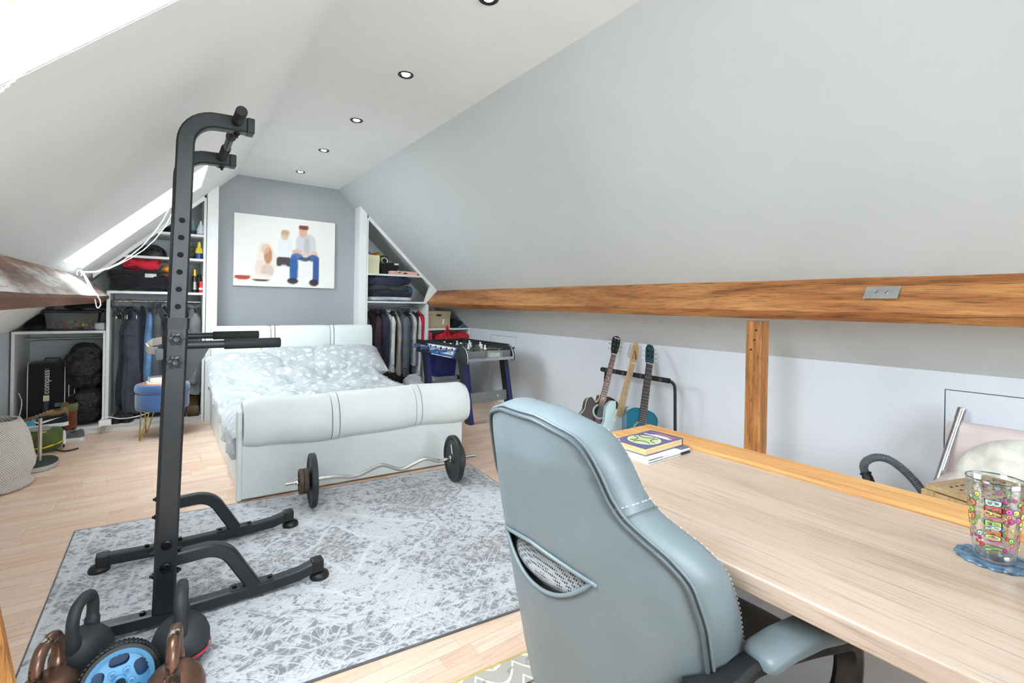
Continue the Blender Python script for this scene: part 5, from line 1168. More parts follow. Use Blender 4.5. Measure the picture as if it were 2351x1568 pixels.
# side panels with rounded near ends
for sx in (-1, 1):
    x0, x1 = (sx*HWx-.011, sx*HWx+.011)
    pr_ = [(-HL-.03, ZB0-.03), (-HL-.035, ZB0+.02), (-HL-.025, ZB0+.07), (-HL+.005, ZB0+.115), (-HL+.05, ZT0-.005), (-HL+.08, ZT0), (HL, ZT0), (HL+.03, ZT0-.03), (HL+.03, ZB0), (-HL+.08, ZB0)]
    sp_ = tfp('side_panel', MB().prism(pr_, x0, x1, 'x'), TBK, bevel=.003)
    MB().tube([(x1 if sx < 0 else x0, y, z) for y, z in pr_[:6]], .005, 8).build('silver_edge', SILV, sp_, smooth=60)
    MB().bar([(sx*HWx, -HL+.08, ZT0+.004), (sx*HWx, HL, ZT0+.004)], .028, .010, (0, 0, 1)).build('top_rail', BLK, sp_, smooth=30)
    if sx < 0:
        gx = x0-.0015
        MB().prism([(-.42, ZB0+.125), (.30, ZB0+.125), (.22, ZB0+.02), (-.34, ZB0+.02)], gx-.001, gx, 'x').build('blue_decal', plastic((48, 104, 170), .3), sp_)
        MB().prism([(-.38, ZB0+.12), (.26, ZB0+.12), (.20, ZB0+.04), (-.32, ZB0+.04)], gx-.002, gx-.001, 'x').build('white_decal', plastic((226, 230, 236), .3), sp_)
        v_, f_ = text_mesh('HYPRO FIRE', .058, .0004)
        Mt = Matrix.Translation((gx-.0028, -.10, ZB0+.068)) @ Matrix.Rotation(-PI/2, 4, 'Z') @ Matrix.Rotation(PI/2, 4, 'X') @ Matrix.Diagonal((1.25, 1, 1, 1))
        MB().add(v_, f_, Mt).build('lettering', plastic((28, 40, 84), .4), sp_)
        MB().box((gx-.002, -.30, ZB0+.006), (gx-.0005, .18, ZB0+.014)).build('white_stripe', plastic((226, 230, 236), .3), sp_)
# end boards, bed and pitch
tfp('end_board', MB().box((-HWx+.011, -HL+.02, ZB0), (HWx-.011, -HL+.04, ZT0-.05)), TGR, bevel=.002)
tfp('end_board', MB().box((-HWx+.011, HL-.02, ZB0), (HWx-.011, HL, ZT0)), TBK, bevel=.002)
tfp('cabinet_floor', MB().box((-HWx+.011, -HL+.04, ZB0), (HWx-.011, HL-.02, ZB0+.015)), TBK)
PIT = mat((86, 110, 84), .5, 0, .05, 6, 0, 60, 'pitch_green')
pit = tfp('pitch', MB().box((-HWx+.012, -HL+.04, ZB0+.02), (HWx-.012, HL-.02, ZB0+.05)), PIT)
MB().box((-HWx+.02, -.004, ZB0+.0505), (HWx-.02, .004, ZB0+.051)).build('pitch_line', plastic((226, 230, 226), .5), pit)
tfp('ball_tray', MB().box((-HWx+.011, -HL-.03, ZB0-.005), (HWx-.011, -HL+.02, ZB0+.012)), TBK, bevel=.004)
tfp('tray_lip', MB().bar([(-HWx+.011, -HL-.033, ZB0+.008), (HWx-.011, -HL-.033, ZB0+.008)], .012, .03, (0, 0, 1)), SILV, smooth=30)
sc_ = tfp('scoreboard', MB().prism([(-HL-.03, ZB0+.02), (-HL-.018, ZB0+.075), (-HL+.02, ZB0+.095), (-HL+.02, ZB0+.01)], -.04, .13, 'x'), mat((150, 158, 154), .3), bevel=.003)
MB().prism([(-HL-.0318, ZB0+.028), (-HL-.0225, ZB0+.070), (-HL-.022, ZB0+.070), (-HL-.031, ZB0+.028)], -.02, .11, 'x').build('score_window', mat((176, 200, 190), .2), sc_)
for x in (-.045, .135): MB().prism([(-HL-.036, ZB0+.01), (-HL-.026, ZB0+.08), (-HL+.02, ZB0+.105), (-HL+.02, ZB0+.0)], x-.004, x+.004, 'x').build('score_bezel', SILV, sc_)
tfp('blue_ball', MB().blob((-.17, -HL-.005, ZB0+.02), (.035, .02, .012)), plastic((110, 140, 176), .4), smooth=60)
# rods, players, handles
WP, BP = plastic((236, 236, 236), .35), plastic((26, 28, 32), .35)
rods = [(-.44, 'w', 1, 1), (-.315, 'w', 2, 1), (-.19, 'b', 3, -1), (-.063, 'w', 4, 1), (.063, 'b', 4, -1), (.19, 'w', 3, 1), (.315, 'b', 2, -1), (.44, 'b', 1, -1)]
zR = ZB0+.098
for k, (y, team, n, sd) in enumerate(rods):
    off = (.02, -.03, .03, .0, -.02, .03, -.02, .01)[k]
    xa, xb = (-HWx-.02+off*.5-(.20 if sd > 0 else .07)-.02, HWx+.02+off*.5+(.07 if sd > 0 else .17))
    rd = tfp('rod', MB().tube([(xa, y, zR), (xb, y, zR)], .0062, 10), CHROME, smooth=60)
    hx = xa if sd > 0 else xb
    MB().lathe([(0, 0), (.012, 0), (.0135, .004), (.012, .03), (.0135, .06), (.012, .09), (.0085, .1), (0, .1)], 16, basis((hx-(.0 if sd > 0 else -.0), y, zR), (0, 0, 1), (1 if sd > 0 else -1, 0, 0)) @ Matrix.Translation((0, 0, -.02))).build('handle', plastic((44, 92, 150), .45), rd, smooth=50)
    MB().lathe([(0, 0), (.010, 0), (.011, .012), (0, .014)], 14, basis((xb if sd > 0 else xa, y, zR), (0, 0, 1), (1, 0, 0))).build('rod_cap', BLK, rd, smooth=50)
    for sx in (-1, 1): MB().lathe([(.0065, 0), (.014, 0), (.012, .012), (.0065, .012)], 14, basis((sx*(HWx+.011), y, zR), (0, 0, 1), (sx, 0, 0))).build('rod_bush', BLK, rd, smooth=50)
    sp0 = .56/(n+1) if n > 1 else 0
    for j in range(n):
        x = off+((j-(n-1)/2)*min(.17, .52/max(n, 1)))
        mb = MB(); M_ = Matrix.Translation((x, y, zR))
        mb.lathe([(0, -.043), (.011, -.043), (.012, -.03), (.008, -.02), (.012, -.008), (.0135, .006), (.012, .018), (.006, .023), (.006, .026), (.0105, .031), (.0115, .038), (.009, .046), (0, .049)], 14, M_)
        mb.cbox((0, 0, -.038), (.02, .012, .012), M_); mb.cbox((0, 0, .008), (.032, .012, .012), M_)
        mb.build('player', WP if team == 'w' else BP, rd, smooth=50)
# splayed legs and cross boards
for sy in (-1, 1):
    for sx in (-1, 1):
        tx, ty = sx*(HWx-.035), sy*(HL-.13)
        dx, dy = .045, -.10 if sy < 0 else -.06
        lg = tfp('leg', MB().bar([(tx, ty, ZB0+.02), (tx+dx, ty+dy, .0)], .05, .105, (0, 1, 0), .06), TBK, smooth=30)
        MB().bar([(tx, ty-.0535, ZB0), (tx+dx, ty+dy-.0535, .0)], .052, .004, (0, 1, 0), .05).build('blue_edge', NAVY, lg, smooth=30)
        MB().lathe([(0, 0), (.008, 0), (.007, .004), (0, .004)], 10, basis((tx, ty-.056, ZB0-.06), (1, 0, 0), (0, -1, 0))).build('bolt', CHROME, lg, smooth=40)
    f = .36; yy = sy*(HL-.13)+(-.10 if sy < 0 else -.06)*(1-f)-.008; xx = .045*(1-f)
    zc = ZB0*f+.02
    cb2 = tfp('cross_board', MB().box((-HWx+.06+xx, yy-.008, zc-.055), (HWx-.06+xx, yy+.008, zc+.055)), TGR, bevel=.002)
    MB().lathe([(0, 0), (.009, 0), (.008, .003), (0, .003)], 12, basis((HWx-.18+xx, yy-.008, zc), (1, 0, 0), (0, -1, 0))).build('screw_cap', plastic((232, 232, 230), .4), cb2, smooth=40)
# ================================================================== GUITARS AND RACK
gs = thing('guitar_rack', 'black tubular guitar rack against the low white wall', 'guitar rack', (3.32, 2.72, 0))
gl = gs.location
GT = mat((30, 32, 35), .4, 0, .05, 15, 0, 60, 'rack_black')
tl_, tr_ = PX(1388, 850, 3.34), PX(1540, 876, 3.34)
zb_ = tr_.z
MB().tube([Vector((3.36, tr_.y-.04, .0))-gl, Vector((3.35, tr_.y-.035, zb_-.09))-gl]+[Vector((3.345, tr_.y-.035+.05*(1-math.cos(a)), zb_-.05+.05*math.sin(a)))-gl for a in [PI/2*i/6 for i in range(7)]]+[Vector((3.34, tl_.y-.05+.0, tl_.z))-gl]+[Vector((3.345, tl_.y-.01, tl_.z-.02))-gl, Vector((3.35, tl_.y, tl_.z-.08))-gl, Vector((3.36, tl_.y, .0))-gl], .0125, 12).build('frame', GT, gs, smooth=60)
MB().tube([Vector((3.335, tl_.y+.03, tl_.z+.006))-gl, Vector((3.335, tr_.y+.01, zb_+.004))-gl], .021, 14).build('foam_bar', mat((26, 27, 29), .8), gs, smooth=60)
for k in range(7):
    q = (k+.5)/7; p = Vector((3.315, lerp(tl_.y, tr_.y+.03, q), lerp(tl_.z, zb_, q)+.006))-gl
    MB().blob(p, (.016, .014, .016), seg=14, rings_=8).build('foam_bump', mat((70, 74, 78), .7), gs, smooth=60)
for yq in (tr_.y-.04, tl_.y):
    MB().tube([Vector((3.36, yq, .02))-gl, Vector((2.98, yq, .02))-gl, Vector((2.95, yq, .06))-gl], .0125, 12).build('foot_tube', GT, gs, smooth=60)
MB().tube([Vector((3.14, tl_.y, .055))-gl, Vector((3.14, tr_.y-.04, .055))-gl], .02, 12).build('cradle_bar', mat((26, 27, 29), .8), gs, smooth=60)
def outline(tab, n=16):
    """closed smooth outline from (s along body, half-width) pairs, both sides given separately: tab of (s, left, right)"""
    if isinstance(tab, tuple): L, R_ = list(tab[0]), [(s_, -r) for s_, r in tab[1]][::-1]
    else: L = [(s_, l) for s_, l, r in tab]; R_ = [(s_, -r) for s_, l, r in tab][::-1]
    pts = [Vector((a, b)) for a, b in L+R_]; out = []
    N = len(pts)
    for i in range(N):
        p0, p1, p2, p3 = pts[i-1], pts[i], pts[(i+1) % N], pts[(i+2) % N]
        for k in range(5):
            u = k/5; out.append(.5*((2*p1)+(-p0+p2)*u+(2*p0-5*p1+4*p2-p3)*u*u+(-p0+3*p1-3*p2+p3)*u**3))
    return out
def guitar(name, label, T, S, nrm, kind, scale=1.0):
    """T: head tip, S: reference point on the body face (sound hole); nrm: facing direction. Local x runs from S to the head, local z faces out"""
    ax = (T-S).normalized(); z = (nrm-ax*nrm.dot(ax)).normalized(); y = z.cross(ax)
    M = Matrix.Translation(S) @ Matrix((ax, y, z)).transposed().to_4x4()
    t = thing(name, label, 'guitar', M=M)
    LT = (T-S).length
    if kind == 'strat':
        body = outline([(-.30, .02, .02), (-.29, .12, .11), (-.22, .165, .155), (-.12, .145, .14), (-.04, .115, .125), (.03, .125, .15), (.09, .13, .145), (.15, .10, .085), (.145, .055, .06), (.09, .035, .035)])
        BC = mat((196, 218, 220), .3, 0, .03, 6, 0, 60, 'pale_blue_lacquer')
        b = MB(); b.rings([[(p.x, p.y, zz) for p in [q*k if 0 else q for q in body]] for zz, k in ((-.042, 1), (-.038, 1), (.0, 1), (.003, 1))]); b.build('body', BC, t, bevel=.006, seg=3, smooth=40)
        pg = outline([(-.17, .02, .03), (-.15, .06, .075), (-.05, .06, .075), (.06, .05, .06), (.10, .03, .03)]); MB().prism([(p.x, p.y) for p in pg], .0035, .0055, 'z').build('pickguard', plastic((214, 226, 226), .35), t)
        for x in (-.13, -.065, .0): MB().cbox((x, 0, .009), (.018, .075, .01)).build('pickup', plastic((236, 236, 234), .3), t, bevel=.003)
        MB().cbox((-.20, 0, .010), (.035, .075, .014)).build('bridge', CHROME, t, bevel=.002)
        for x, yv in ((-.12, -.075), (-.17, -.085)): MB().lathe([(0, .003), (.012, .003), (.010, .016), (0, .016)], 14, Matrix.Translation((x, yv, 0))).build('knob', plastic((236, 236, 234), .3), t, smooth=50)
        MB().blob((.155, .055, -.02), (.014, .008, .008)).build('strap_button', CHROME, t, smooth=60)
        neck_m = wood('maple_neck', (214, 180, 132), (204, 166, 116), (184, 142, 96), (.8, 10, 10), .4, 0, .03, .12); fb_m = neck_m; x0, zt, zb2 = .04, .014, -.012; fret = STEEL; dots = mat((60, 52, 44), .6)
    else:
        if kind == 'acoustic':
            tab = ([(-.34, .02), (-.335, .11), (-.27, .178), (-.17, .195), (-.08, .165), (-.02, .137), (.04, .140), (.085, .130), (.103, .100), (.080, .068), (.072, .048), (.105, .034), (.148, .03)], [(-.34, .02), (-.335, .11), (-.27, .178), (-.17, .195), (-.08, .165), (-.02, .137), (.05, .145), (.11, .148), (.138, .12), (.15, .07), (.151, .03)])
            tc, sc2, bind = mat((34, 34, 38), .18, 0, .08, 5, 0, 60, 'black_lacquer', coat=.3), mat((26, 25, 26), .15, 0, .05, 5, 0, 60, 'black_lacquer_side', coat=.3), plastic((224, 214, 176), .4)
            dp = .10
        else:
            tab = [(-.33, .02, .02), (-.325, .10, .10), (-.26, .165, .165), (-.17, .18, .18), (-.08, .152, .152), (-.02, .122, .122), (.05, .128, .128), (.11, .125, .125), (.15, .085, .085), (.16, .03, .03)]
            tc = NT('teal_lacquer'); tc.color((16, 104, 128)); tc.p(Roughness=.16, Coat_Weight=.4); tc = tc.m
            sc2, bind, dp = mat((18, 96, 128), .15, 0, .06, 4, 0, 60, 'teal_side', coat=.4), mat((16, 60, 76), .3), .095
        body = outline(tab)
        if kind == 'acoustic':
            s = NT('black_burst'); v = s.coord(); g = s.n('ShaderNodeTexGradient'); g.gradient_type = 'SPHERICAL'; mp = s.n('ShaderNodeMapping'); mp.inputs['Scale'].default_value = (5, 6.5, 5); mp.inputs['Location'].default_value = (.0, 0, 0)
            c_ = s.n('ShaderNodeTexCoord'); s.l(c_.outputs['Object'], mp.inputs[0]); s.l(mp.outputs[0], g.inputs[0])
            s.color(s.ramp(g.outputs[1], [(0, (24, 26, 30)), (.4, (50, 26, 28)), (.9, (92, 40, 36))])); s.p(Roughness=.38, Specular_IOR_Level=.3); tc = s.m
        bo = MB().rings([[(p.x, p.y, zz) for p in body] for zz in (-dp, -.003)]).build('sides', sc2, t, smooth=40)
        # top with a real sound hole
        hr = .05; nb = len(body); ring0 = []
        for p in body: 
            a = math.atan2(p.y, p.x); ring0.append((hr*math.cos(a), hr*math.sin(a), 0))
        MB().rings([[(p.x, p.y, -.003) for p in body], [(p.x, p.y, 0) for p in body], ring0, [(x, y, -.005) for x, y, zz in ring0]], True, False).build('soundboard', tc, t, smooth=40)
        MB().tube([(p.x, p.y, -.001) for p in body]+[(body[0].x, body[0].y, -.001)], .0028, 6).build('binding', bind, t, smooth=60)
        MB().tube([(body[i].x, body[i].y, -dp) for i in range(nb)]+[(body[0].x, body[0].y, -dp)], .0024, 6).build('binding', bind, t, smooth=60)
        MB().lathe([(.05, .0006), (.066, .0012), (.066, .0), (.05, .0)], 40, cap=False).build('rosette', plastic((176, 190, 188), .4) if kind == 'acoustic' else wood('mosaic_rosette', (196, 190, 150), (110, 110, 80), (60, 70, 60), (60, 60, 60), .5), t, smooth=30)
        MB().prism([(.056*math.cos(2*PI*i/24), .056*math.sin(2*PI*i/24)) for i in range(24)], -dp+.012, -dp+.014, 'z').build('inner_back', wood('inner_wood', (190, 158, 110), (176, 142, 96), (150, 116, 76), (5, 20, 5), .7), t)
        MB().cbox((-.20, 0, .006), (.03, .15, .010)).build('bridge', wood('rosewood', (80, 50, 38), (64, 38, 30), (44, 26, 22), (4, 12, 4), .5), t, bevel=.003)
        neck_m = BLK if kind == 'acoustic' else mat((14, 50, 62), .3); fb_m = wood('rosewood_board', (126, 78, 52), (108, 64, 42), (80, 46, 32), (2, 14, 14), .5, 0, .05, .3) if kind == 'acoustic' else mat((46, 38, 38), .5)
        x0, zt, zb2 = .045, .009, -.006; fret = metal((206, 200, 184), .3); dots = plastic((236, 232, 220), .3)
    nut = LT-.185; w0, w1 = (.028, .0215) if kind != 'classical' else (.031, .027)
    MB().rings([[(x, -w, zb2), (x, -w*.6, zb2-.016), (x, w*.6, zb2-.016), (x, w, zb2)] for x, w in ((x0+.02, w0), (nut, w1))]).build('neck', neck_m, t, smooth=60)
    fb = MB().rings([[(x, -w, zb2), (x, w, zb2), (x, w, zt), (x, -w, zt)] for x, w in ((x0, w0), (nut, w1))]).build('fretboard', fb_m, t)
    SCL = nut+.20; fr = MB()
    for k in range(1, 20):
        x = nut-SCL*(1-2**(-k/12.0))
        if x < x0+.004: break
        w = lerp(w1, w0, (nut-x)/(nut-x0)); fr.cbox((x, 0, zt+.0006), (.0022, 2*w, .0014))
        if k in (3, 5, 7, 9, 15) and kind != 'classical': MB().lathe([(0, zt), (.0045, zt), (.0045, zt+.0006), (0, zt+.0006)], 12, Matrix.Translation((x+.015, 0, 0))).build('inlay_dot', dots, fb)
    fr.build('frets', fret, fb)
    MB().cbox((nut+.002, 0, zt), (.005, 2*w1+.002, .006)).build('nut', plastic((236, 232, 214), .4), t)
    sg = MB()
    for k in range(6): yy = (k-2.5)*w1*.32; sg.tube([(-.20, yy*1.35, zt+.006), (nut, yy, zt+.004)], .0006, 4)
    sg.build('strings', STEEL, t)
    bend = Matrix.Translation((nut+.004, 0, zb2+.004)) @ Matrix.Rotation(.22 if kind != 'strat' else .06, 4, 'Y')
    if kind == 'acoustic': hd = [(0, -.024), (.04, -.034), (.12, -.040), (.165, -.036), (.182, -.012), (.182, .012), (.165, .036), (.12, .040), (.04, .034), (0, .024)]; hm_ = BLK
    elif kind == 'classical': hd = [(0, -.029), (.03, -.036), (.15, -.037), (.165, -.028), (.18, -.026), (.185, 0), (.18, .026), (.165, .028), (.15, .037), (.03, .036), (0, .029)]; hm_ = mat((18, 66, 78), .3)
    else: hd = [(0, -.022), (.03, -.030), (.05, -.042), (.075, -.042), (.10, -.030), (.16, -.022), (.185, -.012), (.195, .006), (.185, .022), (.165, .028), (.12, .030), (.05, .034), (.02, .026), (0, .022)]; hm_ = neck_m
    h_ = MB().prism(hd, -.008, .008, 'z', bend).build('headstock', hm_, t, bevel=.002, smooth=30)
    if kind == 'acoustic': MB().box((.155, -.028, .0084), (.163, .026, .0088), bend).build('maker_mark', plastic((226, 224, 214), .4), h_)
    if kind == 'strat': MB().prism([(.03, -.02), (.05, -.03), (.10, -.01), (.12, .0), (.10, .006), (.05, -.012)], .0083, .0087, 'z', bend).build('maker_mark', mat((110, 84, 60), .5), h_)
    if kind == 'classical':
        for yy in (-.017, .017): MB().prism([(.045+.04*0, yy-.007), (.14, yy-.007), (.146, yy), (.14, yy+.007), (.045, yy+.007), (.039, yy)], .0078, .0086, 'z', bend).build('headstock_slot', mat((10, 24, 30), .8), h_)
    for k in range(6):
        if kind == 'strat': x, yy, sd = .045+.021*k, .033, 1
        else: x, yy, sd = .045+.045*(k % 3), .038, (1 if k < 3 else -1)
        p = MB(); p.tube([(x, sd*(yy-.006), -.004), (x, sd*(yy+.016), -.004)], .003, 8, bend); p.blob((x, sd*(yy+.022), -.004), (.008, .007, .005), .7, .7, 12, 8, M=bend); p.build('tuning_peg', CHROME if kind != 'classical' else plastic((226, 222, 206), .3), h_, smooth=50)
        MB().lathe([(0, .008), (.005, .008), (.0045, .014), (0, .014)], 10, bend @ Matrix.Translation((x, sd*(.018 if kind != 'strat' else .014), 0))).build('string_post', CHROME, h_, smooth=50)
    return t
NRM = Vector((-.50, -.86, .12))
guitar('acoustic_guitar', 'black cutaway acoustic guitar with a rosewood fretboard in the rack', PX(1420, 770, 3.40), PX(1377, 945, 3.13), NRM, 'acoustic')
guitar('electric_guitar', 'pale blue electric guitar with a maple neck, between the two acoustic guitars', PX(1464, 789, 3.40), PX(1417, 968, 3.13), Vector((-.35, -.93, .12)), 'strat')
guitar('classical_guitar', 'teal blue classical guitar with a slotted headstock, last in the rack', PX(1497, 789, 3.40), PX(1472, 985, 3.12), NRM, 'classical')
# ================================================================== DESK
OAK = wood('pale_oak_laminate', (194, 174, 157), (184, 162, 143), (160, 137, 117), (9, .55, 9), .38, .05, .06, .20, flat=True)
LEDGE = wood('waxed_pine_ledge', (222, 172, 112), (206, 150, 88), (168, 110, 58), (12, .6, 12), .5, .06, .25, .25)
DZ = .76
dk = thing('desk', 'pale oak laminate desk with a timber ledge along the back', 'desk', (1.25, .2, 0))
dx, dy = 1.25, .2
MB().box((.885-dx, -1.1-dy, DZ-.038), (1.492-dx, 1.178-dy, DZ)).build('worktop', OAK, dk, bevel=.004, seg=3)
MB().box((1.493-dx, -1.1-dy, DZ-.09), (1.622-dx, 1.262-dy, DZ+.012)).build('back_ledge', LEDGE, dk, bevel=.008, seg=3)
MB().box((1.365-dx, 1.179-dy, DZ-.09), (1.492-dx, 1.262-dy, DZ+.012)).build('end_ledge', LEDGE, dk, bevel=.008, seg=3)
MB().box((1.50-dx, -1.1-dy, .0), (1.56-dx, 1.17-dy, DZ-.09)).build('back_panel', KNEE, dk)
MB().box((1.16-dx, 1.12-dy, .0065), (1.49-dx, 1.16-dy, DZ-.038)).build('end_panel', KNEE, dk, bevel=.002)
MB().box((.93-dx, -1.08-dy, .0), (1.49-dx, -1.04-dy, DZ-.038)).build('end_panel', KNEE, dk, bevel=.002)
# ---- books on the desk
def desk_book(label, c, d, rz, z, cov, pages, name='book'):
    t = thing(name, label, 'book', (c[0], c[1], z), rz)
    L, W, Hh = d
    MB().box((-L/2+.003, -W/2+.003, .0022), (L/2-.002, W/2-.003, Hh-.0022)).build('pages', pages, t)
    c_ = MB().box((-L/2, -W/2, 0), (L/2, W/2, .0022)).box((-L/2, -W/2, Hh-.0022), (L/2, W/2, Hh)).build('cover', cov, t)
    MB().box((-L/2, -W/2, 0), (L/2, -W/2+.0025, Hh)).build('spine', cov, t) if 0 else None
    MB().box((L/2-.002, -W/2, 0), (L/2, W/2, Hh)).build('spine', cov, t)
    return t
c1_, c2_ = (1.338, 1.030), (1.353, 1.046)
a1 = math.atan2(-.005, .206)
b1 = desk_book('slim white hardback with grey end bands, underneath a thick paperback on the desk', c1_, (.222, .146, .017), .02, DZ+.0005, mat((232, 233, 236), .5), mat((206, 204, 198), .8), 'hardback_book')
MB().box((.060, -.0732, .0165), (.1112, .0732, .0176)).build('grey_band', mat((96, 98, 128), .5), b1)
MB().box((-.1115, -.0737, .012), (-.04, -.0729, .0135)).box((-.1115, -.0737, .003), (.111, -.0729, .0042)).build('dark_lines', mat((40, 40, 60), .5), b1)
MB().box((.06, -.0737, .0), (.1115, -.0729, .008)).build('dark_corner', mat((34, 34, 40), .5), b1)
b2 = desk_book('thick yellowed paperback with a purple and green cover, topmost on the desk', (c2_[0]-.01, c2_[1]+.0), (.208, .130, .025), .04, DZ+.018, mat((88, 88, 128), .5), wood('yellowed_pages', (226, 198, 150), (212, 182, 132), (190, 156, 106), (1.5, 1.5, 90), .9, 0, .3, .15), 'paperback_book')
zt_ = .0252
for cx_, cy_, rx_, ry_, cl in ((-.025, 0, .055, .055, (206, 214, 160)), (-.025, .0, .048, .048, (176, 190, 140))):
    MB().prism([(cx_+rx_*math.cos(2*PI*i/32), cy_+ry_*math.sin(2*PI*i/32)) for i in range(32)], zt_, zt_+.0004, 'z').build('cover_disc', mat(cl, .5), b2); zt_ += .0004
for k in range(4):
    a = k*PI/2+.4; MB().tube(arc((-.025+.05*math.cos(a), .05*math.sin(a), zt_+.0003), .028, a+PI*.6, a+PI*1.4, 10, (1, 0, 0), (0, 1, 0)), .0014, 6).build('cover_swirl', mat((44, 50, 44), .5), b2)
for y0, y1, x, w in ((-.05, .05, .042, .006), (-.035, .02, .058, .005), (-.055, .03, .052, .003)): MB().box((x, y0, .0251), (x+w, y1, .0256)).build('cover_print', mat((232, 230, 236), .5), b2)
for k, cl in enumerate(((214, 96, 110), (226, 140, 100), (190, 80, 150))): MB().box((.072+.004*k, -.055+.03*k, .0251), (.079+.003*k, -.01+.03*k, .0256)).build('cover_print', mat(cl, .5), b2)
# ---- pint glass and coaster
gx, gy = 1.338, .205
co = thing('coaster', 'scalloped dark blue coaster under the pint glass', 'coaster', (gx, gy, DZ))
n = 96
ring = lambda k, z: [((.056*k+.0042*k*abs(math.sin(i*PI*16/n)))*math.cos(2*PI*i/n), (.056*k+.0042*k*abs(math.sin(i*PI*16/n)))*math.sin(2*PI*i/n), z) for i in range(n)]
MB().rings([ring(.98, .0005), ring(1, .002), ring(.97, .0045), ring(.80, .005), ring(.78, .0035), ring(.1, .0035)]).build('coaster_body', mat((70, 96, 118), .3, 0, .45, 60, .5, 40, 'blue_resin'), co, smooth=40)
pg_ = thing('pint_glass', 'clear pint glass printed with colourful blobs and lettering, on the blue coaster', 'glass', (gx, gy, DZ+.0045))
GH = .157
def gr_(z): return prof([(0, .0305), (.02, .0325), (.06, .036), (.11, .0405), (GH, .0445)], z)
PG = NT('drinking_glass'); PG.color((255, 255, 255)); PG.p(Roughness=.02, Transmission_Weight=1.0, IOR=1.45); 
GLS = glass('thin_glass', (248, 250, 250), .22, .02)
zs = [0, .004, .02, .05, .08, .11, .14, GH]
MB().lathe([(0, .0), (.028, 0), (.0305, .002)]+[(gr_(z), z) for z in zs[1:]]+[(gr_(GH)-.0012, GH+.0012), (gr_(GH)-.0024, GH)]+[(gr_(z)-.0024, z) for z in zs[::-1][1:-2]]+[(.027, .016), (0, .017)], 48).build('glass_wall', GLS, pg_, smooth=50)
MB().lathe([(0, .003), (.027, .003), (.028, .008), (.026, .014), (0, .016)], 40).build('thick_base', glass('base_glass', (206, 212, 224), .5, .08), pg_, smooth=50)
MB().tube([((gr_(GH)-.0012)*math.cos(2*PI*i/48), (gr_(GH)-.0012)*math.sin(2*PI*i/48), GH) for i in range(49)], .0014, 6).build('rim', glass('rim_glass', (150, 156, 156), .6), pg_, smooth=60)
A0 = math.atan2(-gy, -gx)      # direction to the viewer's side
def on_glass(a, z, out=.0004): r = gr_(max(0, min(GH, z)))+out; return (r*math.cos(a), r*math.sin(a), z)
LC = [(176, 222, 240), (232, 70, 70), (236, 226, 110), (206, 80, 170), (140, 214, 90), (176, 222, 240), (232, 90, 70), (236, 226, 110), (224, 100, 190), (150, 220, 90)]
zc = .124; aC = A0-.06
sizes = [.012, .0095, .0095, .0095, .0085, .009, .0085, .0105, .0115, .0105]
for ch, cl, st_ in zip('BEAVERTOWN', LC, sizes):
    v_, f_ = text_mesh(ch, .026, 0)
    x0 = min(p.x for p in v_); x1 = max(p.x for p in v_); y0 = min(p.y for p in v_); y1 = max(p.y for p in v_)
    for off, cm, gsz in ((.0003, (28, 24, 30), 1.16), (.0006, cl, 1.0)):
        vv = []
        for p in v_:
            tx = ((p.x-(x0+x1)/2)/(x1-x0))*st_*gsz*.92; ty = ((p.y-(y0+y1)/2)/(y1-y0))*.022*gsz
            # rotated a quarter turn: text reads downwards
            z = zc-st_/2-tx; a = aC+(-ty)/gr_(z)*-1
            vv.append(on_glass(a, z, off))
        MB().add(vv, f_).build('lettering', plastic(cm, .4), pg_)
    zc -= st_*1.02
random.seed(5)
BC_ = [(236, 226, 110), (224, 90, 170), (232, 70, 60), (140, 200, 80), (190, 60, 120), (176, 210, 220), (120, 190, 90), (230, 130, 90)]
k = 0; placed = []
for tries in range(900):
    if k >= 104: break
    a = A0+random.uniform(-PI, PI); z = random.uniform(.028, .132); rr = random.uniform(.0028, .0056)
    d = ((a-aC+PI) % (2*PI))-PI
    if abs(d) < .36+rr/.04 or any((((a-b_[0]+PI) % (2*PI))-PI)**2*.0016+(z-b_[1])**2 < (rr+b_[2])**2*1.1 for b_ in placed): continue
    placed.append((a, z, rr))
    cl = BC_[k % 8]; k += 1
    ring_ = lambda R_: [on_glass(a+R_*math.cos(t)*(1+.25*math.sin(t+k))/.04, z+R_*math.sin(t), .0006) for t in [2*PI*i/14 for i in range(14)]]
    MB().add([on_glass(a, z, .0006)]+ring_(rr), [(0, i+1, (i+1) % 14+1) for i in range(14)]).build('printed_blob', plastic(cl, .4), pg_)
    MB().add(ring_(rr*.98)+ring_(rr*1.2), [(i, (i+1) % 14, 14+(i+1) % 14, 14+i) for i in range(14)]).build('blob_outline', plastic((34, 30, 34), .4), pg_)
    P_ = [on_glass(a+rr*.3*math.cos(t)/.04-rr*.2/.04, z-rr*.15+rr*.3*math.sin(t), .0009) for t in [2*PI*i/8 for i in range(8)]]
    MB().add(P_, [tuple(range(8))]).build('printed_dot', plastic((26, 24, 26), .4), pg_)
    if k % 4 == 0:
        z2 = z-rr*2.2; MB().add([on_glass(a-.12, z2, .0004), on_glass(a+.12, z2+.004, .0004), on_glass(a+.12, z2+.0055, .0004), on_glass(a-.12, z2+.0015, .0004)], [(0, 1, 2, 3)]).build('printed_dash', plastic((170, 60, 60), .4), pg_)
for body, zz, sz in (('PINT', .142, .0085), ('CE', .133, .0095)):
    v_, f_ = text_mesh(body, sz, 0)
    MB().add([on_glass(A0+PI-.1+p.x/.041, zz+p.y, .0005) for p in v_], f_).build('lettering', plastic((60, 58, 58), .5), pg_)
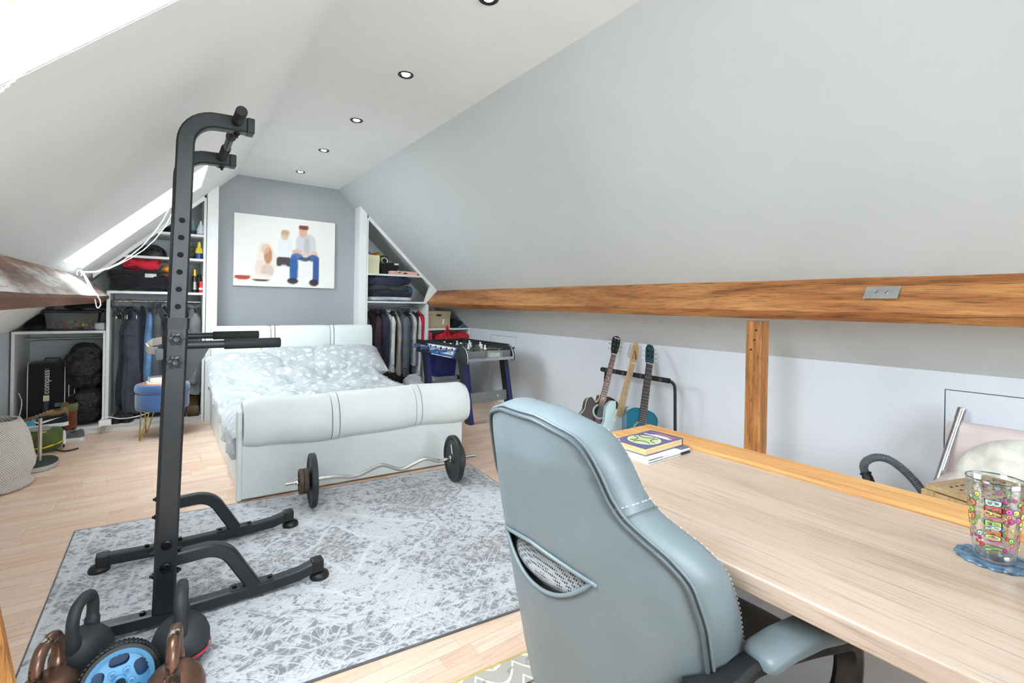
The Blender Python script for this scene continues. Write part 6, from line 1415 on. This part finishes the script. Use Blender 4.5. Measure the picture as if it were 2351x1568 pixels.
# black box at the end of the desk
pe = PZ(2344, 1362, DZ)
sp_b = thing('desk_speaker', 'small black speaker standing on the desk in front of the pint glass', 'speaker', (pe.x+.004, pe.y-.002, DZ), -.3)
MB().box((.0, -.09, 0), (.07, .0, .085)).build('cabinet', BLK, sp_b, bevel=.004)
for zz in (.025, .045, .065): MB().box((-.001, -.085, zz), (.001, -.005, zz+.002)).build('groove', mat((60, 60, 64), .5), sp_b)
# ================================================================== DESK CHAIR
CG = mat((112, 124, 129), .42, 0, .05, 3, .12, 160, 'grey_faux_leather'); CGD = mat((86, 96, 101), .45, 0, .05, 3, .1, 160, 'dark_grey_faux_leather')
PIPE = mat((150, 156, 156), .4); STITCH = mat((196, 200, 198), .7); CBK = mat((30, 31, 33), .35, 0, .05, 8, 0, 60, 'chair_black')
ch = thing('desk_chair', 'grey faux leather racing style office chair facing the desk', 'office chair', (.557, .756, 0), 0.0)
K_, A_ = .217, 1.55
HW = [(.36, .25), (.42, .272), (.50, .282), (.60, .285), (.70, .284), (.775, .272), (.815, .247), (.845, .218), (.875, .190), (.91, .174), (.95, .163), (.985, .150), (1.01, .134), (1.028, .092), (1.036, .03)]
def bx_(dy, z): return K_*(1.05-z)+A_*dy*dy
Zb, Zt = .36, 1.036
nz, nv = 76, 60
def wz(i): q = i/nz; return lerp(Zb, Zt, 1-(1-q)**1.12)
def sm_hw(z): return (prof(HW, z-.012)+prof(HW, z)*2+prof(HW, z+.012))/4
def in_vent(dy, z):
    q = dy/.142
    if abs(q) >= 1: return False
    up = .772-.020*q*q+.004*(1-q*q); lo = .752-.075*(1-abs(q)**2.2); return lo < z < up-.012*abs(q)
V = []; idx = {}
for j in range(nz+1):
    z = wz(j); h = sm_hw(z)
    for i in range(nv+1):
        v = i/nv*2-1; dy_ = v*h; e = max(0, abs(v)-.80)/.20
        bulge = -.012*(1-v*v)*min(1, (Zt-z)/.08)
        wr_ = .0016*noise.noise(Vector((dy_*14, z*9, 1.0)))+(.0035*math.sin(z*170)*max(0, 1-abs(abs(v)-.93)/.05) if z > .93 and v < 0 else 0)
        V.append(Vector((bx_(dy_, z)+bulge+.006*e*e+wr_, dy_, z)))
faces = []
for j in range(nz):
    for i in range(nv):
        q = [j*(nv+1)+i, j*(nv+1)+i+1, (j+1)*(nv+1)+i+1, (j+1)*(nv+1)+i]; c = sum((V[k] for k in q), Vector())/4
        if in_vent(c.y, c.z): continue
        faces.append(tuple(q[::-1]))
# pull the vent border onto a smooth lens outline
cnt = {}
for f in faces:
    for k in range(4):
        e = tuple(sorted((f[k], f[(k+1) % 4]))); cnt[e] = cnt.get(e, 0)+1
bord = set(k for e, c in cnt.items() if c == 1 for k in e)
def vent_edge(n=80):
    P_ = []
    for i in range(n//2+1): q = -1+2*i/(n//2); P_.append((q*.142, .772-.020*q*q+.004*(1-q*q)-.012*abs(q)))
    for i in range(1, n//2): q = 1-2*i/(n//2); P_.append((q*.142, .752-.075*(1-abs(q)**2.2)))
    return P_
VE = vent_edge()
for k in bord:
    p = V[k]
    if abs(p.y) < .16 and .66 < p.z < .79:
        b_ = min(VE, key=lambda e: (e[0]-p.y)**2+(e[1]-p.z)**2); V[k] = Vector((bx_(b_[0], b_[1])-.012*(1-(b_[0]/sm_hw(b_[1]))**2)+.004, b_[0], b_[1]))
mbp = MB(); mbp.add(V, faces); bkp = mbp.build('back_panel', CG, ch, smooth=180)
def surf(dy, z, off=0.0): h = sm_hw(z); return Vector((bx_(dy, z)-.012*(1-(dy/h)**2)*min(1, (Zt-z)/.08)+off, dy, z))
MB().tube([surf(a, b, -.0005) for a, b in VE]+[surf(*VE[0], -.0005)], .0042, 8).build('vent_rim', CG, ch, smooth=60)
def meshmat():
    s = NT('perforated_mesh'); v = s.coord((1, 1, 1)); vo = s.n('ShaderNodeTexVoronoi'); vo.inputs['Scale'].default_value = 190; vo.inputs['Randomness'].default_value = .15; s.l(v, vo.inputs['Vector'])
    s.color(s.ramp(vo.outputs[0], [(.30, (20, 20, 22)), (.42, (158, 160, 162))])); s.p(Roughness=.6); s.bump(vo.outputs[0], .4, .003); return s.m
MM = meshmat()
def vm(u, v):
    dy = (u*2-1)*.155; z = lerp(.655, .80, v); s_ = .030+.022*math.sin(PI*max(0, min(1, (v-.1)/.8))*.9-.5)
    return surf(dy, z, .040-.030*math.exp(-((v-.28)/.22)**2))
MB().grid(vm, 40, 24).build('vent_mesh', MM, ch, smooth=180)
# outline of the back (seam line), from bottom right up over the head to bottom left
OUT = [( -sm_hw(wz(j)), wz(j)) for j in range(nz+1)]
OUT = OUT+[(v*sm_hw(Zt), Zt) for v in (-.5, 0, .5)]+[(sm_hw(wz(j)), wz(j)) for j in range(nz, -1, -1)]
def nrm2(i):
    a, b = OUT[max(0, i-2)], OUT[min(len(OUT)-1, i+2)]; t_ = Vector((b[0]-a[0], b[1]-a[1])).normalized(); return Vector((-t_.y, t_.x))
band = [(.0, -.003), (.006, .004), (.016, .022), (.020, .045), (.017, .070), (.006, .088), (-.010, .096)]
RR = []
for i, (a, b) in enumerate(OUT):
    nn = nrm2(i); base = Vector((bx_(a, b)+.006, a, b)); wd = 1.0 if b > .86 else lerp(1.0, 1.18, min(1, (.86-b)/.1))
    RR.append([base+Vector((f*wd, nn.x*o, nn.y*o)) for o, f in band])
bm_ = MB(); bm_.rings(RR, False, False); bm_.build('side_band', CG, ch, smooth=180)
fr_ = MB()
FRN = [r[-1] for r in RR]
N_ = len(FRN)
for i in range(N_//2):
    pass
ft = []
for i in range(N_//2+1):
    a, b = FRN[i], FRN[N_-1-i]; ft.append([a.lerp(b, k/10)+Vector((.02*math.sin(PI*k/10), 0, 0)) for k in range(11)])
fr_.rings(ft, False, False); fr_.build('front_panel', CGD, ch, smooth=180)
MB().tube([Vector((bx_(a, b)-.002, a+nrm2(i).x*.001, b+nrm2(i).y*.001)) for i, (a, b) in enumerate(OUT)], .0042, 8).build('seam_piping', CGD, ch, smooth=60)
MB().tube([Vector((bx_(a, b)+.006, a+nrm2(i).x*.008, b+nrm2(i).y*.008)) for i, (a, b) in enumerate(OUT)], .003, 8).build('seam_piping', CG, ch, smooth=60)
sm_ = MB(); acc = 0
edge_ = [r[5]+(r[5]-r[2]).normalized()*.001 for r in RR]
for i in range(1, len(edge_)):
    L_ = (edge_[i]-edge_[i-1]).length; acc += L_
    if acc > .0075: 
        acc = 0; d_ = (edge_[i]-edge_[i-1]).normalized(); nn = nrm2(i); p = edge_[i]+Vector((0, nn.x, nn.y))*.0006; sm_.tube([p-d_*.002, p+d_*.002], .0011, 5)
sm_.build('stitching', STITCH, ch)
for i in (min(range(nz+1), key=lambda j: abs(wz(j)-.872)), ):
    for ii in (i, len(OUT)-1-i):
        MB().tube([p+Vector((0, nrm2(ii).x, nrm2(ii).y))*.0012 for p in RR[ii]], .0022, 6).build('cross_seam', CGD, ch, smooth=60)
        r2 = RR[ii+2] if ii < nz else RR[ii-2]; st2 = MB()
        for k in range(len(r2)-1):
            for t_ in (.15, .55): a, b = r2[k].lerp(r2[k+1], t_), r2[k].lerp(r2[k+1], t_+.25); o_ = Vector((0, nrm2(ii).x, nrm2(ii).y))*.0012; st2.tube([a+o_, b+o_], .0011, 5)
        st2.build('stitching', STITCH, ch)
# seat
xs0 = bx_(0, .44)
def seat(u, v):
    a, b = u*2-1, v*2-1; e = (max(0, 1-abs(a)**4)*max(0, 1-abs(b)**4))**.4
    return (xs0+.10+.235*(a+1), .235*b*(1+.1*a), .455+.055*e+.018*abs(b)**2*e)
sb_ = MB().grid(seat, 30, 30); sb_.build('seat_cushion', CGD, ch, smooth=180)
MB().box((xs0+.11, -.20, .385), (xs0+.555, .20, .46)).build('seat_base', CGD, ch, bevel=.03, seg=3)
# armrests: black loop and grey pad; they flare outwards to the front
for sd in (-1, 1):
    rx, ry = (.245, .325) if sd < 0 else (.33, .262); fx, fy = (.470, .39) if sd < 0 else (.49, .29)
    lp = [(rx-.06, sd*(ry-.06), .585), (rx-.02, sd*(ry-.01), .612), (rx+.04, sd*ry, .626), (lerp(rx, fx, .6), sd*lerp(ry, fy, .6), .640), (fx-.02, sd*fy, .640), (fx+.035, sd*(fy+.003), .622), (fx+.062, sd*fy, .575), (fx+.06, sd*(fy-.005), .51), (fx+.02, sd*(fy-.02), .44), (fx-.08, sd*(fy-.05), .405), (rx+.08, sd*(.27), .40)]
    pts = []
    for i in range(len(lp)-1):
        p0, p1, p2, p3 = [Vector(lp[max(0, min(len(lp)-1, i+k))]) for k in (-1, 0, 1, 2)]
        for k in range(5): u = k/5; pts.append(.5*((2*p1)+(-p0+p2)*u+(2*p0-5*p1+4*p2-p3)*u*u+(-p0+3*p1-3*p2+p3)*u**3))
    pts.append(Vector(lp[-1]))
    MB().bar(pts, .048, .026, (0, 0, 1) if 0 else (-.2, 0, 1), .3).build('arm_loop', CBK, ch, smooth=40)
    rp = rx+.04
    ap = [Vector((rp, sd*lerp(ry, fy, .15), .640)), Vector((lerp(rx, fx, .42), sd*lerp(ry, fy, .42), .657)), Vector((lerp(rx, fx, .7), sd*lerp(ry, fy, .7), .665)), Vector((fx+.0, sd*fy, .660))]
    R_ = []
    d_ = (ap[-1]-ap[0]).normalized(); w_ = Vector((0, 0, 1)).cross(d_).normalized()
    for i in range(21):
        q = i/20; seg_ = q*3; k = min(2, int(seg_)); c = ap[k].lerp(ap[k+1], seg_-k); e = min(1, min(q, 1-q)/.07); hw_ = .035*(.8+.2*math.sqrt(e)); hh = .0145*(.55+.45*math.sqrt(e))
        R_.append([c+w_*(hw_*math.copysign(abs(math.cos(t_))**.5, math.cos(t_)))+Vector((0, 0, hh*math.copysign(abs(math.sin(t_))**.6, math.sin(t_)))) for t_ in [2*PI*m/20 for m in range(20)]])
    MB().rings(R_).build('arm_pad', CG, ch, smooth=60)
    MB().blob((rx-.055, sd*(ry-.055), .575), (.026, .022, .026), .8, .8).build('arm_bracket', CBK, ch, smooth=60)
# gas lift, star base, castors
cxh = xs0+.28
MB().lathe([(0, .10), (.03, .10), (.03, .24), (.022, .24), (.022, .39), (0, .39)], 18, Matrix.Translation((cxh, 0, 0))).build('gas_lift', CBK, ch, smooth=40)
for k in range(5):
    a = 2*PI*k/5+.3; c, s_ = math.cos(a), math.sin(a)
    lg = MB().bar([(cxh+c*.02, s_*.02, .115), (cxh+c*.16, s_*.16, .10), (cxh+c*.29, s_*.29, .08)], .05, .035, (0, 0, 1), .2).build('base_leg', CBK, ch, smooth=40)
    MB().lathe([(0, -.02), (.026, -.02), (.03, -.01), (.03, .01), (.026, .02), (0, .02)], 18, basis((cxh+c*.29, s_*.29, .0375), (0, 0, 1), (-s_, c, 0))).build('castor', BLK, lg, smooth=50)
# ================================================================== BEHIND THE DESK: VACUUM, SLATTED BOX, PADDED CHAIR
vt = thing('vacuum_tube', 'shiny chrome vacuum tube leaning against the low white wall', 'vacuum tube', (3.30, .70, 0))
a_, b_ = PX(2209, 938, 3.47), PX(2140, 1140, 3.28); dv_ = (b_-a_).normalized(); bot_ = a_+dv_*((a_.z-.0)/-dv_.z)
MVT = basis(bot_-vt.location, (1, 0, 0), a_-bot_); Lv = (a_-bot_).length
MB().lathe([(0, .0), (.0175, 0), (.0175, Lv*.45), (.0175, Lv-.07), (.0195, Lv-.062), (.0195, Lv-.01), (.02, Lv-.008), (.02, Lv), (.0155, Lv), (.0155, Lv-.03), (0, Lv-.03)], 28, MVT).build('tube', metal((190, 190, 192), .08), vt, smooth=40)
MB().lathe([(.0178, Lv*.42), (.0205, Lv*.42), (.0205, Lv*.47), (.0178, Lv*.47)], 28, MVT, cap=False).build('joint_ring', CHROME, vt, smooth=40)
vh = thing('vacuum_hose', 'dark grey ribbed vacuum hose looping up behind the desk', 'vacuum hose', (3.15, .85, 0))
hpx = [(2008, 1135, 3.0), (1998, 1110, 3.02), (1988, 1088, 3.04), (1983, 1072, 3.05), (1990, 1058, 3.06), (2012, 1050, 3.08), (2040, 1055, 3.1), (2070, 1075, 3.12), (2100, 1105, 3.14), (2122, 1135, 3.15), (2138, 1165, 3.15), (2150, 1200, 3.15)]
hp2 = [PX(*q) for q in hpx]; pts = []
for i in range(len(hp2)-1):
    p0, p1, p2, p3 = [hp2[max(0, min(len(hp2)-1, i+k))] for k in (-1, 0, 1, 2)]
    for k in range(14): u = k/14; pts.append(.5*((2*p1)+(-p0+p2)*u+(2*p0-5*p1+4*p2-p3)*u*u+(-p0+3*p1-3*p2+p3)*u**3)-vh.location)
low = pts[-1]; pts += [Vector((low.x, low.y-.02*k, low.z-.05*k)) for k in range(1, 5)]
rs = [pts[28]]; accd = 0.0
for qa, qb in zip(pts[28:], pts[29:]):
    Ls = (qb-qa).length; s0 = .0052-accd
    while s0 <= Ls: rs.append(qa.lerp(qb, s0/Ls)); s0 += .0052
    accd = Ls-(s0-.0052)
MB().tube(rs, [.0185+.0028*(k % 2) for k in range(len(rs))], 14).build('ribbed_hose', mat((78, 86, 92), .4), vh, smooth=20)
dn_ = (pts[0]-pts[14]).normalized()
MB().tube([pts[30], pts[22], pts[14], pts[0], pts[0]+dn_*.15, pts[0]+dn_*.30], [.021, .025, .024, .021, .019, .017], 16).build('hose_cuff', BLK, vh, smooth=40)
MB().tube([pts[30], pts[28]], .027, 16).build('cuff_ring', BLK, vh, smooth=40)
vb = thing('vacuum_cleaner', 'dark cylinder vacuum cleaner on the floor behind the desk', 'vacuum cleaner', (3.12, .95, 0))
MB().blob((0, 0, .13), (.15, .13, .125), .7, .7, 30, 16, flat=None).build('body', plastic((60, 64, 70), .35), vb, smooth=60)
for sy in (-1, 1): MB().lathe([(0, -.012), (.06, -.012), (.064, 0), (.06, .012), (0, .012)], 22, basis((-.06, sy*.125, .064), (0, 0, 1), (0, 1, 0))).build('wheel', BLK, vb, smooth=40)
# slatted wooden box
tA, tB, tC = PZ(2118, 1124, .48), PZ(2207, 1084, .48), PZ(2228, 1160, .48)
wbx = thing('slatted_box', 'pale wooden slatted laundry box with a lid of small holes', 'laundry box', (2.92, .385, 0), math.atan2((tA-tC).y, (tA-tC).x)+PI/2+PI)
ACA = wood('acacia', (206, 176, 130), (192, 160, 114), (164, 130, 88), (5, 5, .9), .5, 0, .1, .2)
WX, WY = .20, .20
lid = MB().box((-WX-.012, -WY-.012, .456), (WX+.012, WY+.012, .478)).build('lid', wood('acacia_lid', (196, 168, 124), (182, 152, 108), (156, 124, 84), (1, 6, 6), .5, 0, .1, .2), wbx, bevel=.003)
hol = MB()
for r in range(9):
    for c in range(9): hol.cbox((-.148+.037*c, -.148+.037*r, .4788), (.012, .008, .0014))
hol.build('lid_holes', mat((40, 30, 22), .9), lid)
for sx in (-1, 1):
    for sy in (-1, 1): MB().box((sx*WX-.022, sy*WY-.022, 0), (sx*WX+.022, sy*WY+.022, .455)).build('corner_post', ACA, wbx, bevel=.003)
for sx, sy in ((-1, 0), (1, 0), (0, -1), (0, 1)):
    for z0, z1 in ((.395, .45), (.04, .09)):
        a, b = ((sx*WX-.008, -WY+.022), (sx*WX+.008, WY-.022)) if sx else ((-WX+.022, sy*WY-.008), (WX-.022, sy*WY+.008))
        MB().box((a[0], a[1], z0), (b[0], b[1], z1)).build('rail', ACA, wbx, bevel=.002)
    for k in range(5):
        q = lerp(-.14, .14, k/4)
        a, b = ((sx*WX-.005, q-.018), (sx*WX+.005, q+.018)) if sx else ((q-.018, sy*WY-.005), (q+.018, sy*WY+.005))
        MB().box((a[0], a[1], .09), (b[0], b[1], .395)).build('slat', ACA, wbx)
for sx, sy in ((-1, -1), (-1, 1)): MB().lathe([(0, 0), (.006, 0), (.005, .003), (0, .003)], 10, basis((sx*WX-.022, sy*WY, .43), (0, 0, 1), (-1, 0, 0))).build('screw', CHROME, wbx, smooth=40)
MB().box((-.17, -.17, .03), (.17, .17, .40)).build('liner', mat((30, 27, 24), .9), wbx)
# low padded seat behind the box
pc = thing('padded_chair', 'pale pink low chair with a cream round cushion by the hatch', 'chair', (3.30, .28, 0))
PINK = mat((222, 206, 204), .6, 0, .05, 4, .1, 40, 'pale_pink_vinyl')
def pcb(name, y0, y1, z0, z1, x0, x1, m, r): return MB().box((x0, y0, z0), (x1, y1, z1)).build(name, m, pc, bevel=r, seg=4)
pcb('back_shell', -.42, .445, .06, .665, .12, .215, PINK, .045)
pcb('side_shell', .37, .44, .04, .40, -.22, .16, PINK, .03)
pcb('base', -.42, .44, .03, .22, -.22, .16, PINK, .03)
Mc = basis((.085, .12, .35), (0, -1, 0), (-1, 0, .18))
cu_ = MB(); cu_.lathe([(0, -.03), (.22, -.03), (.27, -.02), (.288, .0), (.28, .02), (.25, .035), (.12, .045), (0, .047)], 48, Mc); cu_.build('round_cushion', fabric((226, 224, 214)), pc, smooth=60)
for y in (-.38, .40):
    for x in (-.18, .12): MB().cbox((x, y, .015), (.05, .05, .03)).build('foot', BLK, pc)

# fine repeated relief that nobody would pick apart singly
for o in list(bpy.data.objects):
    if o.type == 'MESH' and o.name.split('.')[0] in ('stitching', 'tread_blocks', 'bar_thread', 'frets', 'strings', 'laces', 'lid_holes', 'rack_bars', 'dark_lines'): o['kind'] = 'stuff'
